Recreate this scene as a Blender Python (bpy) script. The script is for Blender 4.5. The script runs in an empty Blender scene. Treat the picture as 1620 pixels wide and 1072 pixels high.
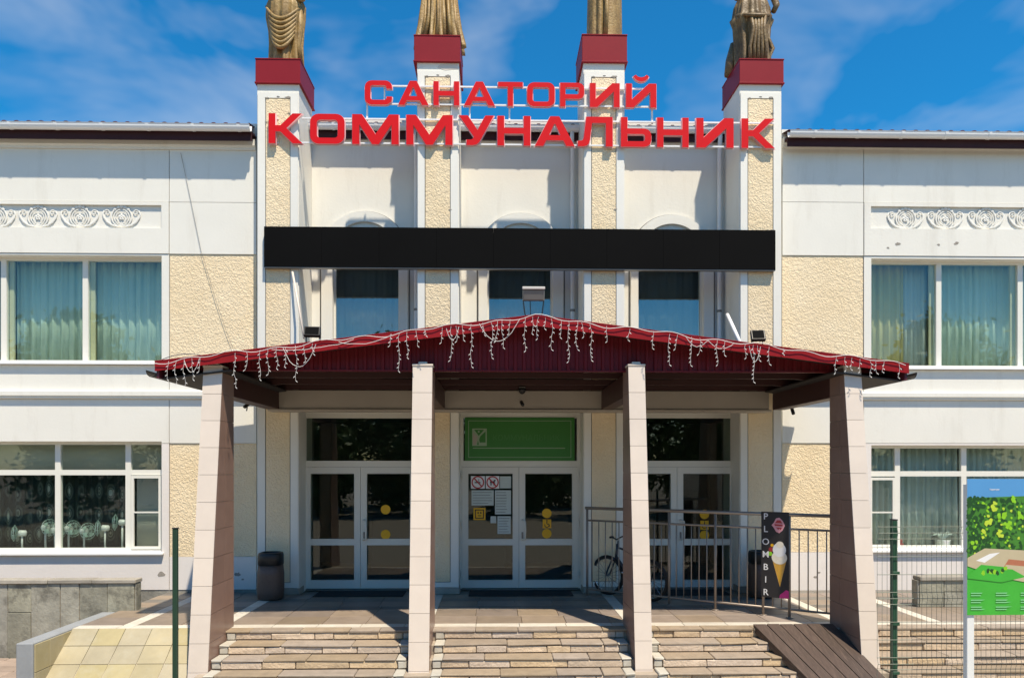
import bpy, bmesh, math, random
from mathutils import Vector, Matrix

# ---------------------------------------------------------------- camera, sky, sun, exposure
scene = bpy.context.scene
COL = scene.collection
R = math.radians
EYE = 2.80            # camera height above the forecourt
TER = 0.71            # terrace height
FPX, YAW = 1150.0, R(1.3)
cam_data = bpy.data.cameras.new('camera')
cam = bpy.data.objects.new('camera', cam_data)
COL.objects.link(cam)
cam.location = (0, 0, EYE)
cam.rotation_euler = (R(90), 0, -YAW)
cam_data.sensor_width = 36.0
cam_data.lens = 36.0 * FPX / 1620.0
cam_data.shift_y = 204.0 / 1620.0
cam_data.clip_start = 0.05
cam_data.clip_end = 3000
scene.camera = cam

SUN_AZ, SUN_EL = math.atan(0.58), R(63.5)
sun_dir = Vector((math.sin(SUN_AZ) * math.cos(SUN_EL), -math.cos(SUN_AZ) * math.cos(SUN_EL), math.sin(SUN_EL)))
sun_data = bpy.data.lights.new('sun', 'SUN')
sun_data.energy = 4.3
sun_data.angle = R(0.9)
sun_data.color = (1.0, 0.972, 0.935)
sun = bpy.data.objects.new('sun', sun_data)
COL.objects.link(sun)
sun.rotation_euler = sun_dir.to_track_quat('Z', 'Y').to_euler()
sun.location = sun_dir * 60

world = bpy.data.worlds.new('World')
scene.world = world
world.use_nodes = True
wn, wl = world.node_tree.nodes, world.node_tree.links
wn.clear()
w_out = wn.new('ShaderNodeOutputWorld')
w_bg = wn.new('ShaderNodeBackground')
w_bg.inputs['Strength'].default_value = 0.112
w_sky = wn.new('ShaderNodeTexSky')
w_sky.sky_type = 'NISHITA'
w_sky.sun_disc = False
w_sky.sun_elevation = SUN_EL
w_sky.sun_rotation = math.atan2(sun_dir.x, sun_dir.y)
w_sky.air_density = 1.0
w_sky.dust_density = 0.15
w_sky.ozone_density = 4.0
# thin cirrus veils, drifting over the whole sky
w_tc = wn.new('ShaderNodeTexCoord')
w_map = wn.new('ShaderNodeMapping')
w_map.inputs['Rotation'].default_value = (0, R(18), R(10))
w_map.inputs['Scale'].default_value = (3.2, 3.0, 6.5)
w_map.inputs['Location'].default_value = (2.7, 9.1, -3.3)
w_n = wn.new('ShaderNodeTexNoise')
w_n.inputs['Scale'].default_value = 1.35
w_n.inputs['Detail'].default_value = 4
w_n.inputs['Roughness'].default_value = 0.55
w_n.inputs['Distortion'].default_value = 0.25
w_r = wn.new('ShaderNodeValToRGB')
w_r.color_ramp.elements[0].position = 0.47
w_r.color_ramp.elements[0].color = (0, 0, 0, 1)
w_r.color_ramp.elements[1].position = 0.78
w_r.color_ramp.elements[1].color = (0.36, 0.36, 0.36, 1)
w_mix = wn.new('ShaderNodeMixRGB')
w_mix.inputs['Color2'].default_value = (5.0, 5.7, 7.0, 1)
w_hsv = wn.new('ShaderNodeHueSaturation')
w_hsv.inputs['Saturation'].default_value = 1.50
w_hsv.inputs['Value'].default_value = 1.30
wl.new(w_tc.outputs['Generated'], w_map.inputs['Vector'])
wl.new(w_map.outputs['Vector'], w_n.inputs['Vector'])
wl.new(w_n.outputs['Fac'], w_r.inputs['Fac'])
wl.new(w_r.outputs['Color'], w_mix.inputs['Fac'])
wl.new(w_sky.outputs['Color'], w_hsv.inputs['Color'])
wl.new(w_hsv.outputs['Color'], w_mix.inputs['Color1'])
wl.new(w_mix.outputs['Color'], w_bg.inputs['Color'])
wl.new(w_bg.outputs['Background'], w_out.inputs['Surface'])

vs = scene.view_settings
vs.view_transform = 'Standard'
vs.look = 'None'
vs.exposure = 0.50
vs.gamma = 1.0
vs.use_curve_mapping = False
vs.use_white_balance = True          # the phone balanced for the blue open shade
vs.white_balance_temperature = 8000
vs.white_balance_tint = 8
random.seed(7)

# ---------------------------------------------------------------- survey helpers (building planes -> metres)
SN, CS = math.sin(YAW), math.cos(YAW)
def XX(px, Y):
    u = (px - 810.0) / FPX
    return Y * (SN + u * CS) / (CS - u * SN)
def ZZ(px, py, Y):
    return EYE + (740.0 - py) / FPX * (XX(px, Y) * SN + Y * CS)

# main planes
Y_PYL, Y_WING, Y_DOOR, Y_REC = 12.08, 12.35, 12.50, 12.93
Y_COLB = 9.70

# ---------------------------------------------------------------- mesh builder
class MB:
    def __init__(s):
        s.v, s.f, s.m, s.mi = [], [], [], 0
    def add(s, vs_, fs_):
        o = len(s.v)
        s.v += [tuple(p) for p in vs_]
        for f in fs_:
            s.f.append(tuple(i + o for i in f)); s.m.append(s.mi)
        return s
    def box(s, x0, x1, y0, y1, z0, z1):
        v = [(x0,y0,z0),(x1,y0,z0),(x1,y1,z0),(x0,y1,z0),(x0,y0,z1),(x1,y0,z1),(x1,y1,z1),(x0,y1,z1)]
        return s.add(v, [(0,3,2,1),(4,5,6,7),(0,1,5,4),(1,2,6,5),(2,3,7,6),(3,0,4,7)])
    def cbox(s, x0, x1, y0, y1, z0, z1, b=0.006, jit=0.0):
        lo, hi = (x0,y0,z0), (x1,y1,z1)
        b = min(b, (x1-x0)*.4, (y1-y0)*.4, (z1-z0)*.4)
        c = Vector(((x0+x1)/2,(y0+y1)/2,(z0+z1)/2))
        vid, v = {}, []
        for sx in (0,1):
            for sy in (0,1):
                for sz in (0,1):
                    sg = (sx,sy,sz)
                    j = [random.uniform(-jit,jit) for _ in range(3)]
                    for a in range(3):
                        p = []
                        for k in range(3):
                            e = hi[k] if sg[k] else lo[k]
                            if k != a: e += -b if sg[k] else b
                            p.append(e + j[k])
                        vid[(sg,a)] = len(v); v.append(Vector(p))
        f = []
        for a in range(3):
            o = [k for k in range(3) if k != a]
            for sa in (0,1):
                q = []
                for (i,j2) in ((0,0),(1,0),(1,1),(0,1)):
                    sg = [0,0,0]; sg[a]=sa; sg[o[0]]=i; sg[o[1]]=j2
                    q.append(vid[(tuple(sg),a)])
                f.append(q)
        for cax in range(3):
            a, bx = [k for k in range(3) if k != cax]
            for sa in (0,1):
                for sb in (0,1):
                    s0=[0,0,0]; s0[a]=sa; s0[bx]=sb; s1=list(s0); s1[cax]=1
                    s0=tuple(s0); s1=tuple(s1)
                    f.append([vid[(s0,a)],vid[(s1,a)],vid[(s1,bx)],vid[(s0,bx)]])
        for sx in (0,1):
            for sy in (0,1):
                for sz in (0,1):
                    f.append([vid[((sx,sy,sz),k)] for k in range(3)])
        out = []
        for q in f:
            n = (v[q[1]]-v[q[0]]).cross(v[q[2]]-v[q[0]])
            m = sum((v[i] for i in q), Vector())/len(q) - c
            out.append(tuple(q) if n.dot(m) > 0 else tuple(reversed(q)))
        return s.add(v, out)
    def prism_y(s, poly, y0, y1):          # poly in xz
        n = len(poly)
        a = sum(poly[i][0]*poly[(i+1)%n][1]-poly[(i+1)%n][0]*poly[i][1] for i in range(n))
        if a < 0: poly = poly[::-1]
        v = [(x,y0,z) for x,z in poly]+[(x,y1,z) for x,z in poly]
        f = [tuple(range(n)), tuple(range(2*n-1,n-1,-1))]
        f += [(i, i+n, (i+1)%n+n, (i+1)%n) for i in range(n)]
        return s.add(v, f)
    def prism_x(s, poly, x0, x1):          # poly in yz
        n = len(poly)
        a = sum(poly[i][0]*poly[(i+1)%n][1]-poly[(i+1)%n][0]*poly[i][1] for i in range(n))
        if a < 0: poly = poly[::-1]
        v = [(x0,y,z) for y,z in poly]+[(x1,y,z) for y,z in poly]
        f = [tuple(range(n-1,-1,-1)), tuple(range(n,2*n))]
        f += [(i, (i+1)%n, (i+1)%n+n, i+n) for i in range(n)]
        return s.add(v, f)
    def hexa(s, bot, top):                 # two quads
        return s.add(list(bot)+list(top), [(0,3,2,1),(4,5,6,7),(0,1,5,4),(1,2,6,5),(2,3,7,6),(3,0,4,7)])
    def tube(s, pts, r, n=6, cap=True):
        pts = [Vector(p) for p in pts]
        rs = r if isinstance(r, (list,tuple)) else [r]*len(pts)
        rings, v, f = [], [], []
        up = None
        for i, p in enumerate(pts):
            d = (pts[min(i+1,len(pts)-1)]-pts[max(i-1,0)])
            d = d.normalized() if d.length > 1e-9 else Vector((0,0,1))
            if up is None:
                up = Vector((0,0,1)) if abs(d.z) < .9 else Vector((1,0,0))
            a = d.cross(up)
            if a.length < 1e-6: a = d.orthogonal()
            a.normalize(); b = a.cross(d).normalized(); up = b
            ring = []
            for k in range(n):
                t = 2*math.pi*k/n
                ring.append(len(v)); v.append(p+(a*math.cos(t)+b*math.sin(t))*rs[i])
            rings.append(ring)
        for i in range(len(rings)-1):
            for k in range(n):
                f.append((rings[i][k],rings[i+1][k],rings[i+1][(k+1)%n],rings[i][(k+1)%n]))
        if cap:
            f.append(tuple(rings[0])); f.append(tuple(reversed(rings[-1])))
        return s.add(v, f)
    def lathe(s, prof, c, n=24, fn=None, axis='z', cap=True):   # prof: (r, h)
        v, f = [], []
        for (r,h) in prof:
            for k in range(n):
                t = 2*math.pi*k/n
                rr = r if fn is None else r*fn(t,h)
                if axis == 'z': v.append((c[0]+rr*math.cos(t), c[1]+rr*math.sin(t), c[2]+h))
                elif axis == 'y': v.append((c[0]+rr*math.cos(t), c[1]+h, c[2]+rr*math.sin(t)))
                else: v.append((c[0]+h, c[1]+rr*math.cos(t), c[2]+rr*math.sin(t)))
        for i in range(len(prof)-1):
            for k in range(n):
                q = (i*n+k, i*n+(k+1)%n, (i+1)*n+(k+1)%n, (i+1)*n+k)
                f.append(q if axis != 'y' else q[::-1])
        if cap:
            a = tuple(range(n)); b = tuple(range((len(prof)-1)*n, len(prof)*n))
            f += [a[::-1] if axis != 'y' else a, b if axis != 'y' else b[::-1]]
        return s.add(v, f)
    def disc_y(s, cx, y, cz, rx, rz, n=20, rot=0):
        v = []
        for k in range(n):
            t = 2*math.pi*k/n
            a, b = rx*math.cos(t), rz*math.sin(t)
            v.append((cx+a*math.cos(rot)-b*math.sin(rot), y, cz+a*math.sin(rot)+b*math.cos(rot)))
        return s.add(v, [tuple(range(n))])
    def poly_y(s, poly, y):
        n = len(poly)
        a = sum(poly[i][0]*poly[(i+1)%n][1]-poly[(i+1)%n][0]*poly[i][1] for i in range(n))
        if a < 0: poly = poly[::-1]
        return s.add([(x,y,z) for x,z in poly], [tuple(range(n))])
    def grid(s, x0, x1, z0, z1, y0, y1, holes=()):    # wall with rectangular openings, only exposed faces
        xs = sorted({x0,x1,*[min(max(h[i],x0),x1) for h in holes for i in (0,1)]})
        zs = sorted({z0,z1,*[min(max(h[i],z0),z1) for h in holes for i in (2,3)]})
        def solid(i,k):
            if i<0 or k<0 or i>=len(xs)-1 or k>=len(zs)-1: return False
            cx, cz = (xs[i]+xs[i+1])/2, (zs[k]+zs[k+1])/2
            return not any(h[0]<cx<h[1] and h[2]<cz<h[3] for h in holes)
        v, f, idx = [], [], {}
        def vi(i,j,k):
            if (i,j,k) not in idx:
                idx[(i,j,k)] = len(v); v.append((xs[i], y1 if j else y0, zs[k]))
            return idx[(i,j,k)]
        for i in range(len(xs)-1):
            for k in range(len(zs)-1):
                if not solid(i,k): continue
                f.append((vi(i,0,k),vi(i+1,0,k),vi(i+1,0,k+1),vi(i,0,k+1)))
                f.append((vi(i,1,k+1),vi(i+1,1,k+1),vi(i+1,1,k),vi(i,1,k)))
                if not solid(i-1,k): f.append((vi(i,1,k),vi(i,0,k),vi(i,0,k+1),vi(i,1,k+1)))
                if not solid(i+1,k): f.append((vi(i+1,0,k),vi(i+1,1,k),vi(i+1,1,k+1),vi(i+1,0,k+1)))
                if not solid(i,k-1): f.append((vi(i,1,k),vi(i+1,1,k),vi(i+1,0,k),vi(i,0,k)))
                if not solid(i,k+1): f.append((vi(i,0,k+1),vi(i+1,0,k+1),vi(i+1,1,k+1),vi(i,1,k+1)))
        return s.add(v, f)
    def mesh(s, name, mats, smooth=False):
        me = bpy.data.meshes.new(name)
        me.from_pydata(s.v, [], s.f)
        for m in (mats if isinstance(mats,(list,tuple)) else [mats]): me.materials.append(m)
        me.polygons.foreach_set('material_index', s.m)
        if smooth: me.polygons.foreach_set('use_smooth', [True]*len(me.polygons))
        me.update()
        return me
    def build(s, name, mats, parent=None, smooth=False):
        return link(name, s.mesh(name, mats, smooth), parent)

def link(name, data, parent=None, loc=None):
    o = bpy.data.objects.new(name, data)
    COL.objects.link(o)
    if loc is not None: o.location = loc
    if parent is not None:
        o.parent = parent
        if parent.type == 'EMPTY' and loc is None:
            o.matrix_parent_inverse = Matrix.Translation(parent.location).inverted()
    return o
def thing(name, label, cat, loc=(0,0,0), group=None):
    o = bpy.data.objects.new(name, None)
    o.empty_display_size = 0.2
    COL.objects.link(o)
    o.location = loc
    return tag(o, label, cat, group)
def tag(o, label=None, cat=None, group=None, kind=None):
    if label: o['label'] = label
    if cat: o['category'] = cat
    if group: o['group'] = group
    if kind: o['kind'] = kind
    return o

# ---------------------------------------------------------------- materials
def mat(name, col, rough=0.7, var=0.08, scale=3.0, bump=0.0, bscale=40.0, bdist=0.01, metal=0.0,
        objvar=0.0, huevar=0.0, stretch=(1,1,1), stain=None, spec=0.5, coat=0.0, bdetail=5.0):
    m = bpy.data.materials.new(name)
    m.use_nodes = True
    N, L = m.node_tree.nodes, m.node_tree.links
    b = N['Principled BSDF']
    b.inputs['Roughness'].default_value = rough
    b.inputs['Metallic'].default_value = metal
    b.inputs['Specular IOR Level'].default_value = spec
    b.inputs['Coat Weight'].default_value = coat
    g = N.new('ShaderNodeNewGeometry')
    mp = N.new('ShaderNodeMapping'); mp.inputs['Scale'].default_value = stretch
    L.new(g.outputs['Position'], mp.inputs['Vector'])
    n = N.new('ShaderNodeTexNoise')
    n.inputs['Scale'].default_value = scale; n.inputs['Detail'].default_value = 6; n.inputs['Roughness'].default_value = .62
    L.new(mp.outputs['Vector'], n.inputs['Vector'])
    mr = N.new('ShaderNodeMapRange')
    mr.inputs['From Min'].default_value = .25; mr.inputs['From Max'].default_value = .75
    mr.inputs['To Min'].default_value = 1-var; mr.inputs['To Max'].default_value = 1+var
    L.new(n.outputs['Fac'], mr.inputs['Value'])
    hs = N.new('ShaderNodeHueSaturation')
    hs.inputs['Color'].default_value = (*col, 1)
    val = mr.outputs['Result']
    if objvar or huevar:
        oi = N.new('ShaderNodeObjectInfo')
        m2 = N.new('ShaderNodeMapRange'); m2.inputs['To Min'].default_value = 1-objvar; m2.inputs['To Max'].default_value = 1+objvar
        L.new(oi.outputs['Random'], m2.inputs['Value'])
        mu = N.new('ShaderNodeMath'); mu.operation = 'MULTIPLY'
        L.new(val, mu.inputs[0]); L.new(m2.outputs['Result'], mu.inputs[1]); val = mu.outputs[0]
        if huevar:
            m3 = N.new('ShaderNodeMath'); m3.operation = 'MULTIPLY'; m3.inputs[1].default_value = 7.31
            m4 = N.new('ShaderNodeMath'); m4.operation = 'FRACT'
            m5 = N.new('ShaderNodeMapRange'); m5.inputs['To Min'].default_value = .5-huevar; m5.inputs['To Max'].default_value = .5+huevar
            m6 = N.new('ShaderNodeMapRange'); m6.inputs['To Min'].default_value = .75; m6.inputs['To Max'].default_value = 1.2
            L.new(oi.outputs['Random'], m3.inputs[0]); L.new(m3.outputs[0], m4.inputs[0])
            L.new(m4.outputs[0], m5.inputs['Value']); L.new(m5.outputs['Result'], hs.inputs['Hue'])
            L.new(m4.outputs[0], m6.inputs['Value']); L.new(m6.outputs['Result'], hs.inputs['Saturation'])
    L.new(val, hs.inputs['Value'])
    cout = hs.outputs['Color']
    if stain:
        sc, amt, scol, st, lo, hi = stain
        mp2 = N.new('ShaderNodeMapping'); mp2.inputs['Scale'].default_value = st
        L.new(g.outputs['Position'], mp2.inputs['Vector'])
        n2 = N.new('ShaderNodeTexNoise'); n2.inputs['Scale'].default_value = sc; n2.inputs['Detail'].default_value = 8
        n2.inputs['Roughness'].default_value = .7
        L.new(mp2.outputs['Vector'], n2.inputs['Vector'])
        r2 = N.new('ShaderNodeMapRange')
        r2.inputs['From Min'].default_value = lo; r2.inputs['From Max'].default_value = hi
        r2.inputs['To Max'].default_value = amt
        L.new(n2.outputs['Fac'], r2.inputs['Value'])
        mx = N.new('ShaderNodeMixRGB'); mx.inputs['Color2'].default_value = (*scol,1)
        L.new(r2.outputs['Result'], mx.inputs['Fac']); L.new(cout, mx.inputs['Color1']); cout = mx.outputs['Color']
    L.new(cout, b.inputs['Base Color'])
    if bump:
        nb = N.new('ShaderNodeTexNoise'); nb.inputs['Scale'].default_value = bscale; nb.inputs['Detail'].default_value = bdetail
        L.new(mp.outputs['Vector'], nb.inputs['Vector'])
        bp = N.new('ShaderNodeBump'); bp.inputs['Strength'].default_value = bump; bp.inputs['Distance'].default_value = bdist
        L.new(nb.outputs['Fac'], bp.inputs['Height']); L.new(bp.outputs['Normal'], b.inputs['Normal'])
    return m

M = {}
M['white'] = mat('white_paint', (.755,.735,.675), .75, .035, 1.2, .25, 25, .006, stain=(1.6,.45,(.52,.48,.41),(2.2,2.2,.4),.54,.82))
M['white_base'] = mat('pinkish_white_paint', (.74,.69,.655), .75, .04, 1.5, .25, 25, .006, stain=(2.2,.35,(.46,.40,.36),(1.6,1.6,.7),.58,.85))
M['joint'] = mat('dark_joint', (.16,.15,.14), .9, .2)
M['trim'] = mat('white_trim', (.77,.75,.69), .6, .03, 2.0, .1, 30, .004, stain=(3.0,.4,(.42,.38,.33),(3,3,.5),.6,.85))
M['plastic'] = mat('white_plastic_frame', (.74,.725,.66), .45, .02, 2.0, spec=.25)
M['cream_frame'] = mat('cream_wood_frame', (.62,.56,.36), .5, .06)
M['ornament'] = mat('white_plaster_relief', (.745,.73,.68), .75, .05, 6, .3, 60, .004)
M['cap'] = mat('maroon_sheet_metal', (.25,.014,.022), .45, .08, 1.5, .05, 3, .02, spec=.18)
M['roof'] = mat('dark_red_roof_sheet', (.10,.018,.028), .4, .12, 2)
M['soffit'] = mat('maroon_soffit_board', (.045,.013,.014), .55, .15, 2, spec=.2)
M['gutter'] = mat('white_gutter', (.80,.80,.80), .35, .03, 2)
M['canopy_red'] = mat('red_canopy_edge', (.28,.012,.016), .42, .08, 2, spec=.2)
M['tympanum'] = mat('maroon_profiled_sheet', (.135,.008,.013), .45, .08, 1.5, spec=.25)
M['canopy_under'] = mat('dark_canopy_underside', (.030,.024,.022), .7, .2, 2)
M['beam'] = mat('brown_red_beam', (.055,.018,.016), .5, .12, 2)
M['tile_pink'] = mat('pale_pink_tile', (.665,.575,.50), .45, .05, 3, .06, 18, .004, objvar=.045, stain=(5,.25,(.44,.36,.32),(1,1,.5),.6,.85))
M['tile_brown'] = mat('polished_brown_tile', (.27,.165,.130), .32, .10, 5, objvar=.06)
M['grout'] = mat('grey_grout', (.50,.44,.39), .9, .1, 8)
M['grout_dark'] = mat('dark_grout', (.15,.10,.085), .9, .1, 8)
M['black'] = mat('matt_black_screen', (.004,.004,.0042), .75, .15, 1.0, spec=.06)
M['black_case'] = mat('black_plastic', (.012,.012,.013), .45, .1)
M['grey_metal'] = mat('grey_metal', (.22,.21,.20), .4, .1, metal=.5)
M['letter'] = mat('red_letter_face', (.66,.010,.016), .5, .03, 2, spec=.12)
M['letter_edge'] = mat('pale_letter_rim', (.75,.42,.44), .5, .03)
M['rod'] = mat('white_steel_rod', (.78,.78,.78), .4, .05)
M['statue'] = mat('weathered_gilded_plaster', (.27,.165,.058), .5, .45, 7, .5, 30, .015, stain=(9,.7,(.50,.35,.15),(1,1,.35),.48,.72), spec=.4)
M['statue_dark'] = mat('weathered_bronze_paint', (.15,.095,.042), .5, .40, 7, .5, 30, .015, stain=(10,.7,(.38,.28,.14),(1,1,.4),.5,.74), spec=.4)
M['sandstone'] = mat('sandstone_step', (.60,.465,.335), .85, .20, 7, .7, 35, .012, objvar=.09, huevar=.005, stain=(11,.5,(.30,.23,.16),(1,1,1.5),.52,.75))  # risers lightened to make up for the weaker sun on upright faces
M['sand_tread'] = mat('sandstone_tread', (.30,.235,.175), .85, .18, 6, .5, 30, .010, objvar=.10, huevar=.005, stain=(9,.5,(.18,.145,.11),(1,1,1),.52,.78))  # same stone as the risers, darkened to offset the stronger sun on top
M['mortar'] = mat('grey_mortar', (.34,.28,.22), .95, .2, 9)
M['quartz'] = mat('white_end_block', (.46,.43,.37), .7, .10, 9, .3, 40, .006, objvar=.08)
M['floor_brown'] = mat('brown_floor_tile', (.25,.195,.155), .45, .16, 4, .08, 30, .003, objvar=.14, huevar=.01)
M['floor_grey'] = mat('grey_floor_tile', (.16,.145,.125), .45, .16, 4, .08, 30, .003, objvar=.14)
M['floor_white'] = mat('white_floor_tile', (.58,.54,.47), .5, .12, 5, .08, 30, .003, objvar=.10)
M['mat_rubber'] = mat('ribbed_rubber_mat', (.022,.022,.022), .8, .2, 20)
M['slab'] = mat('grey_green_stone_slab', (.27,.26,.215), .8, .36, 3.0, .6, 22, .014, objvar=.24, huevar=.01, stain=(3.4,.75,(.085,.08,.065),(1,1,.8),.50,.66))
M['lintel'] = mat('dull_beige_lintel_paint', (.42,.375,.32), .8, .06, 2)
M['coping'] = mat('stone_coping', (.30,.275,.235), .8, .2, 5, .4, 30, .008, objvar=.1)
M['kerb'] = mat('grey_painted_cheek', (.27,.285,.30), .7, .12, 4, .2, 30, .006)
M['yellow_tile'] = mat('yellow_stone_tile', (.36,.305,.18), .65, .14, 3, .25, 25, .006, objvar=.06, huevar=.004, stain=(4,.5,(.42,.39,.30),(1,1,1),.5,.75))
M['paver'] = mat('pinkish_paver', (.33,.25,.20), .85, .18, 5, .4, 40, .008, objvar=.14)
M['ground'] = mat('forecourt_concrete', (.29,.25,.20), .9, .2, 4, .5, 60, .01)
M['wood'] = mat('dark_brown_plank', (.066,.042,.033), .6, .30, 5, .5, 20, .008, objvar=.14, stretch=(6,1,1), stain=(9,.4,(.20,.14,.11),(5,.7,1),.52,.75))
M['steel'] = mat('brown_grey_steel', (.30,.25,.21), .4, .1, 5, metal=.3)
M['green_steel'] = mat('dark_green_coated_steel', (.016,.075,.042), .4, .1, 5)
M['dark_post'] = mat('blackish_green_post', (.012,.045,.026), .45, .1, 5)
M['wire'] = mat('green_grey_wire', (.16,.19,.15), .5, .1, 5)
M['bulb_wire'] = mat('white_garland_wire', (.66,.64,.62), .5, .06, 9)
M['thin_cable'] = mat('grey_cable', (.20,.19,.18), .6, .1)
M['bin_body'] = mat('brown_granite_bin', (.125,.074,.056), .55, .25, 60, .1, 90, .002)
M['sign_green'] = mat('green_sign_film', (.030,.20,.030), .45, .03, 1)
M['sign_pale'] = mat('pale_sign_print', (.30,.42,.28), .5, .03)
M['sign_faint'] = mat('faded_sign_print', (.055,.24,.055), .5, .03)
M['paper'] = mat('white_paper', (.52,.60,.58), .7, .06, 9)
M['yellow'] = mat('yellow_sticker', (.80,.42,.012), .45, .03)
M['ink'] = mat('dark_print', (.02,.018,.02), .6, .05)
M['red_ink'] = mat('red_print', (.50,.035,.04), .5, .03)
M['white_ink'] = mat('white_print', (.80,.80,.80), .5, .02)
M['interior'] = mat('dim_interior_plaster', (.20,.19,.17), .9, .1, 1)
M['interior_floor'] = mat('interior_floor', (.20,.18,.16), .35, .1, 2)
M['curt_green'] = mat('pale_green_curtain', (.54,.66,.56), .9, .06, 2)
M['curt_gold'] = mat('gold_curtain', (.62,.52,.24), .9, .08, 2)
M['curt_grey'] = mat('grey_green_net_curtain', (.55,.61,.57), .9, .08, 2)
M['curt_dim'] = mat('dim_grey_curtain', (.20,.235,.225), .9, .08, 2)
M['blind'] = mat('grey_roller_blind', (.46,.45,.40), .9, .04, 2)
M['fan_white'] = mat('white_fan_plastic', (.58,.59,.57), .35, .03)
M['fan_cage'] = mat('pale_green_fan_cage', (.24,.36,.32), .4, .05)
M['tyre'] = mat('black_tyre', (.012,.012,.012), .75, .1)
M['bike'] = mat('grey_blue_bicycle_paint', (.035,.042,.060), .3, .05, coat=.4)
M['chrome'] = mat('bicycle_metal', (.45,.45,.45), .25, .05, metal=.9)
M['leaf'] = mat('tree_leaf', (.075,.14,.035), .55, .30, 1.2, objvar=.1)
M['bark'] = mat('tree_bark', (.10,.075,.055), .9, .3, 8, .8, 12, .03)
M['chip'] = mat('bare_plaster_patch', (.30,.27,.235), .9, .25, 20, .4, 50, .006)
M['pink'] = mat('magenta_print', (.62,.02,.22), .5, .03)
M['pink_soft'] = mat('pale_pink_print', (.75,.33,.38), .5, .03)
M['cone'] = mat('waffle_print', (.66,.36,.08), .5, .12, 40)
M['cream'] = mat('ice_cream_print', (.80,.74,.62), .5, .08, 30)
M['map_sky'] = mat('map_blue_print', (.075,.30,.60), .4, .04)
M['map_dark'] = mat('map_dark_green_print', (.012,.075,.018), .4, .2, 20)
M['map_mid'] = mat('map_green_print', (.05,.22,.03), .4, .15, 20)
M['map_lime'] = mat('map_lime_print', (.24,.58,.03), .4, .12, 20)
M['map_yell'] = mat('map_yellow_green_print', (.50,.66,.06), .4, .1, 20)
M['map_base'] = mat('map_bright_green_print', (.035,.42,.045), .4, .08, 6)
M['map_sand'] = mat('map_beige_print', (.52,.44,.29), .4, .06, 9)
M['map_roof'] = mat('map_terracotta_print', (.46,.16,.09), .4, .08, 20)
M['map_pale'] = mat('map_pale_print', (.22,.60,.30), .4, .03)
M['post_white'] = mat('white_painted_post', (.76,.77,.76), .45, .05, 3)
M['pot'] = mat('white_ceramic_pot', (.7,.7,.68), .3, .04)
M['red_toy'] = mat('red_ornament', (.35,.03,.03), .5, .1)

def stucco_mat():
    m = bpy.data.materials.new('cream_thrown_stucco')
    m.use_nodes = True
    N, L = m.node_tree.nodes, m.node_tree.links
    b = N['Principled BSDF']; b.inputs['Roughness'].default_value = .9; b.inputs['Specular IOR Level'].default_value = .2
    g = N.new('ShaderNodeNewGeometry')
    n1 = N.new('ShaderNodeTexNoise'); n1.inputs['Scale'].default_value = 21; n1.inputs['Detail'].default_value = 4; n1.inputs['Distortion'].default_value = 1.3
    L.new(g.outputs['Position'], n1.inputs['Vector'])
    rp = N.new('ShaderNodeMapRange'); rp.inputs['From Min'].default_value = .38; rp.inputs['From Max'].default_value = .64; rp.interpolation_type = 'SMOOTHSTEP'
    L.new(n1.outputs['Fac'], rp.inputs['Value'])
    n3 = N.new('ShaderNodeTexNoise'); n3.inputs['Scale'].default_value = 55; n3.inputs['Detail'].default_value = 3
    L.new(g.outputs['Position'], n3.inputs['Vector'])
    ad = N.new('ShaderNodeMath'); ad.operation = 'MULTIPLY_ADD'; ad.inputs[1].default_value = .35
    L.new(n3.outputs['Fac'], ad.inputs[0]); L.new(rp.outputs['Result'], ad.inputs[2])
    bp = N.new('ShaderNodeBump'); bp.inputs['Strength'].default_value = .6; bp.inputs['Distance'].default_value = .012
    L.new(ad.outputs[0], bp.inputs['Height']); L.new(bp.outputs['Normal'], b.inputs['Normal'])
    n2 = N.new('ShaderNodeTexNoise'); n2.inputs['Scale'].default_value = 1.4; n2.inputs['Detail'].default_value = 6
    L.new(g.outputs['Position'], n2.inputs['Vector'])
    cr = N.new('ShaderNodeValToRGB')
    cr.color_ramp.elements[0].position = .3; cr.color_ramp.elements[0].color = (.80,.635,.42,1)
    cr.color_ramp.elements[1].position = .7; cr.color_ramp.elements[1].color = (.86,.71,.50,1)
    L.new(n2.outputs['Fac'], cr.inputs['Fac']); L.new(cr.outputs['Color'], b.inputs['Base Color'])
    return m
M['stucco'] = stucco_mat()

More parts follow.
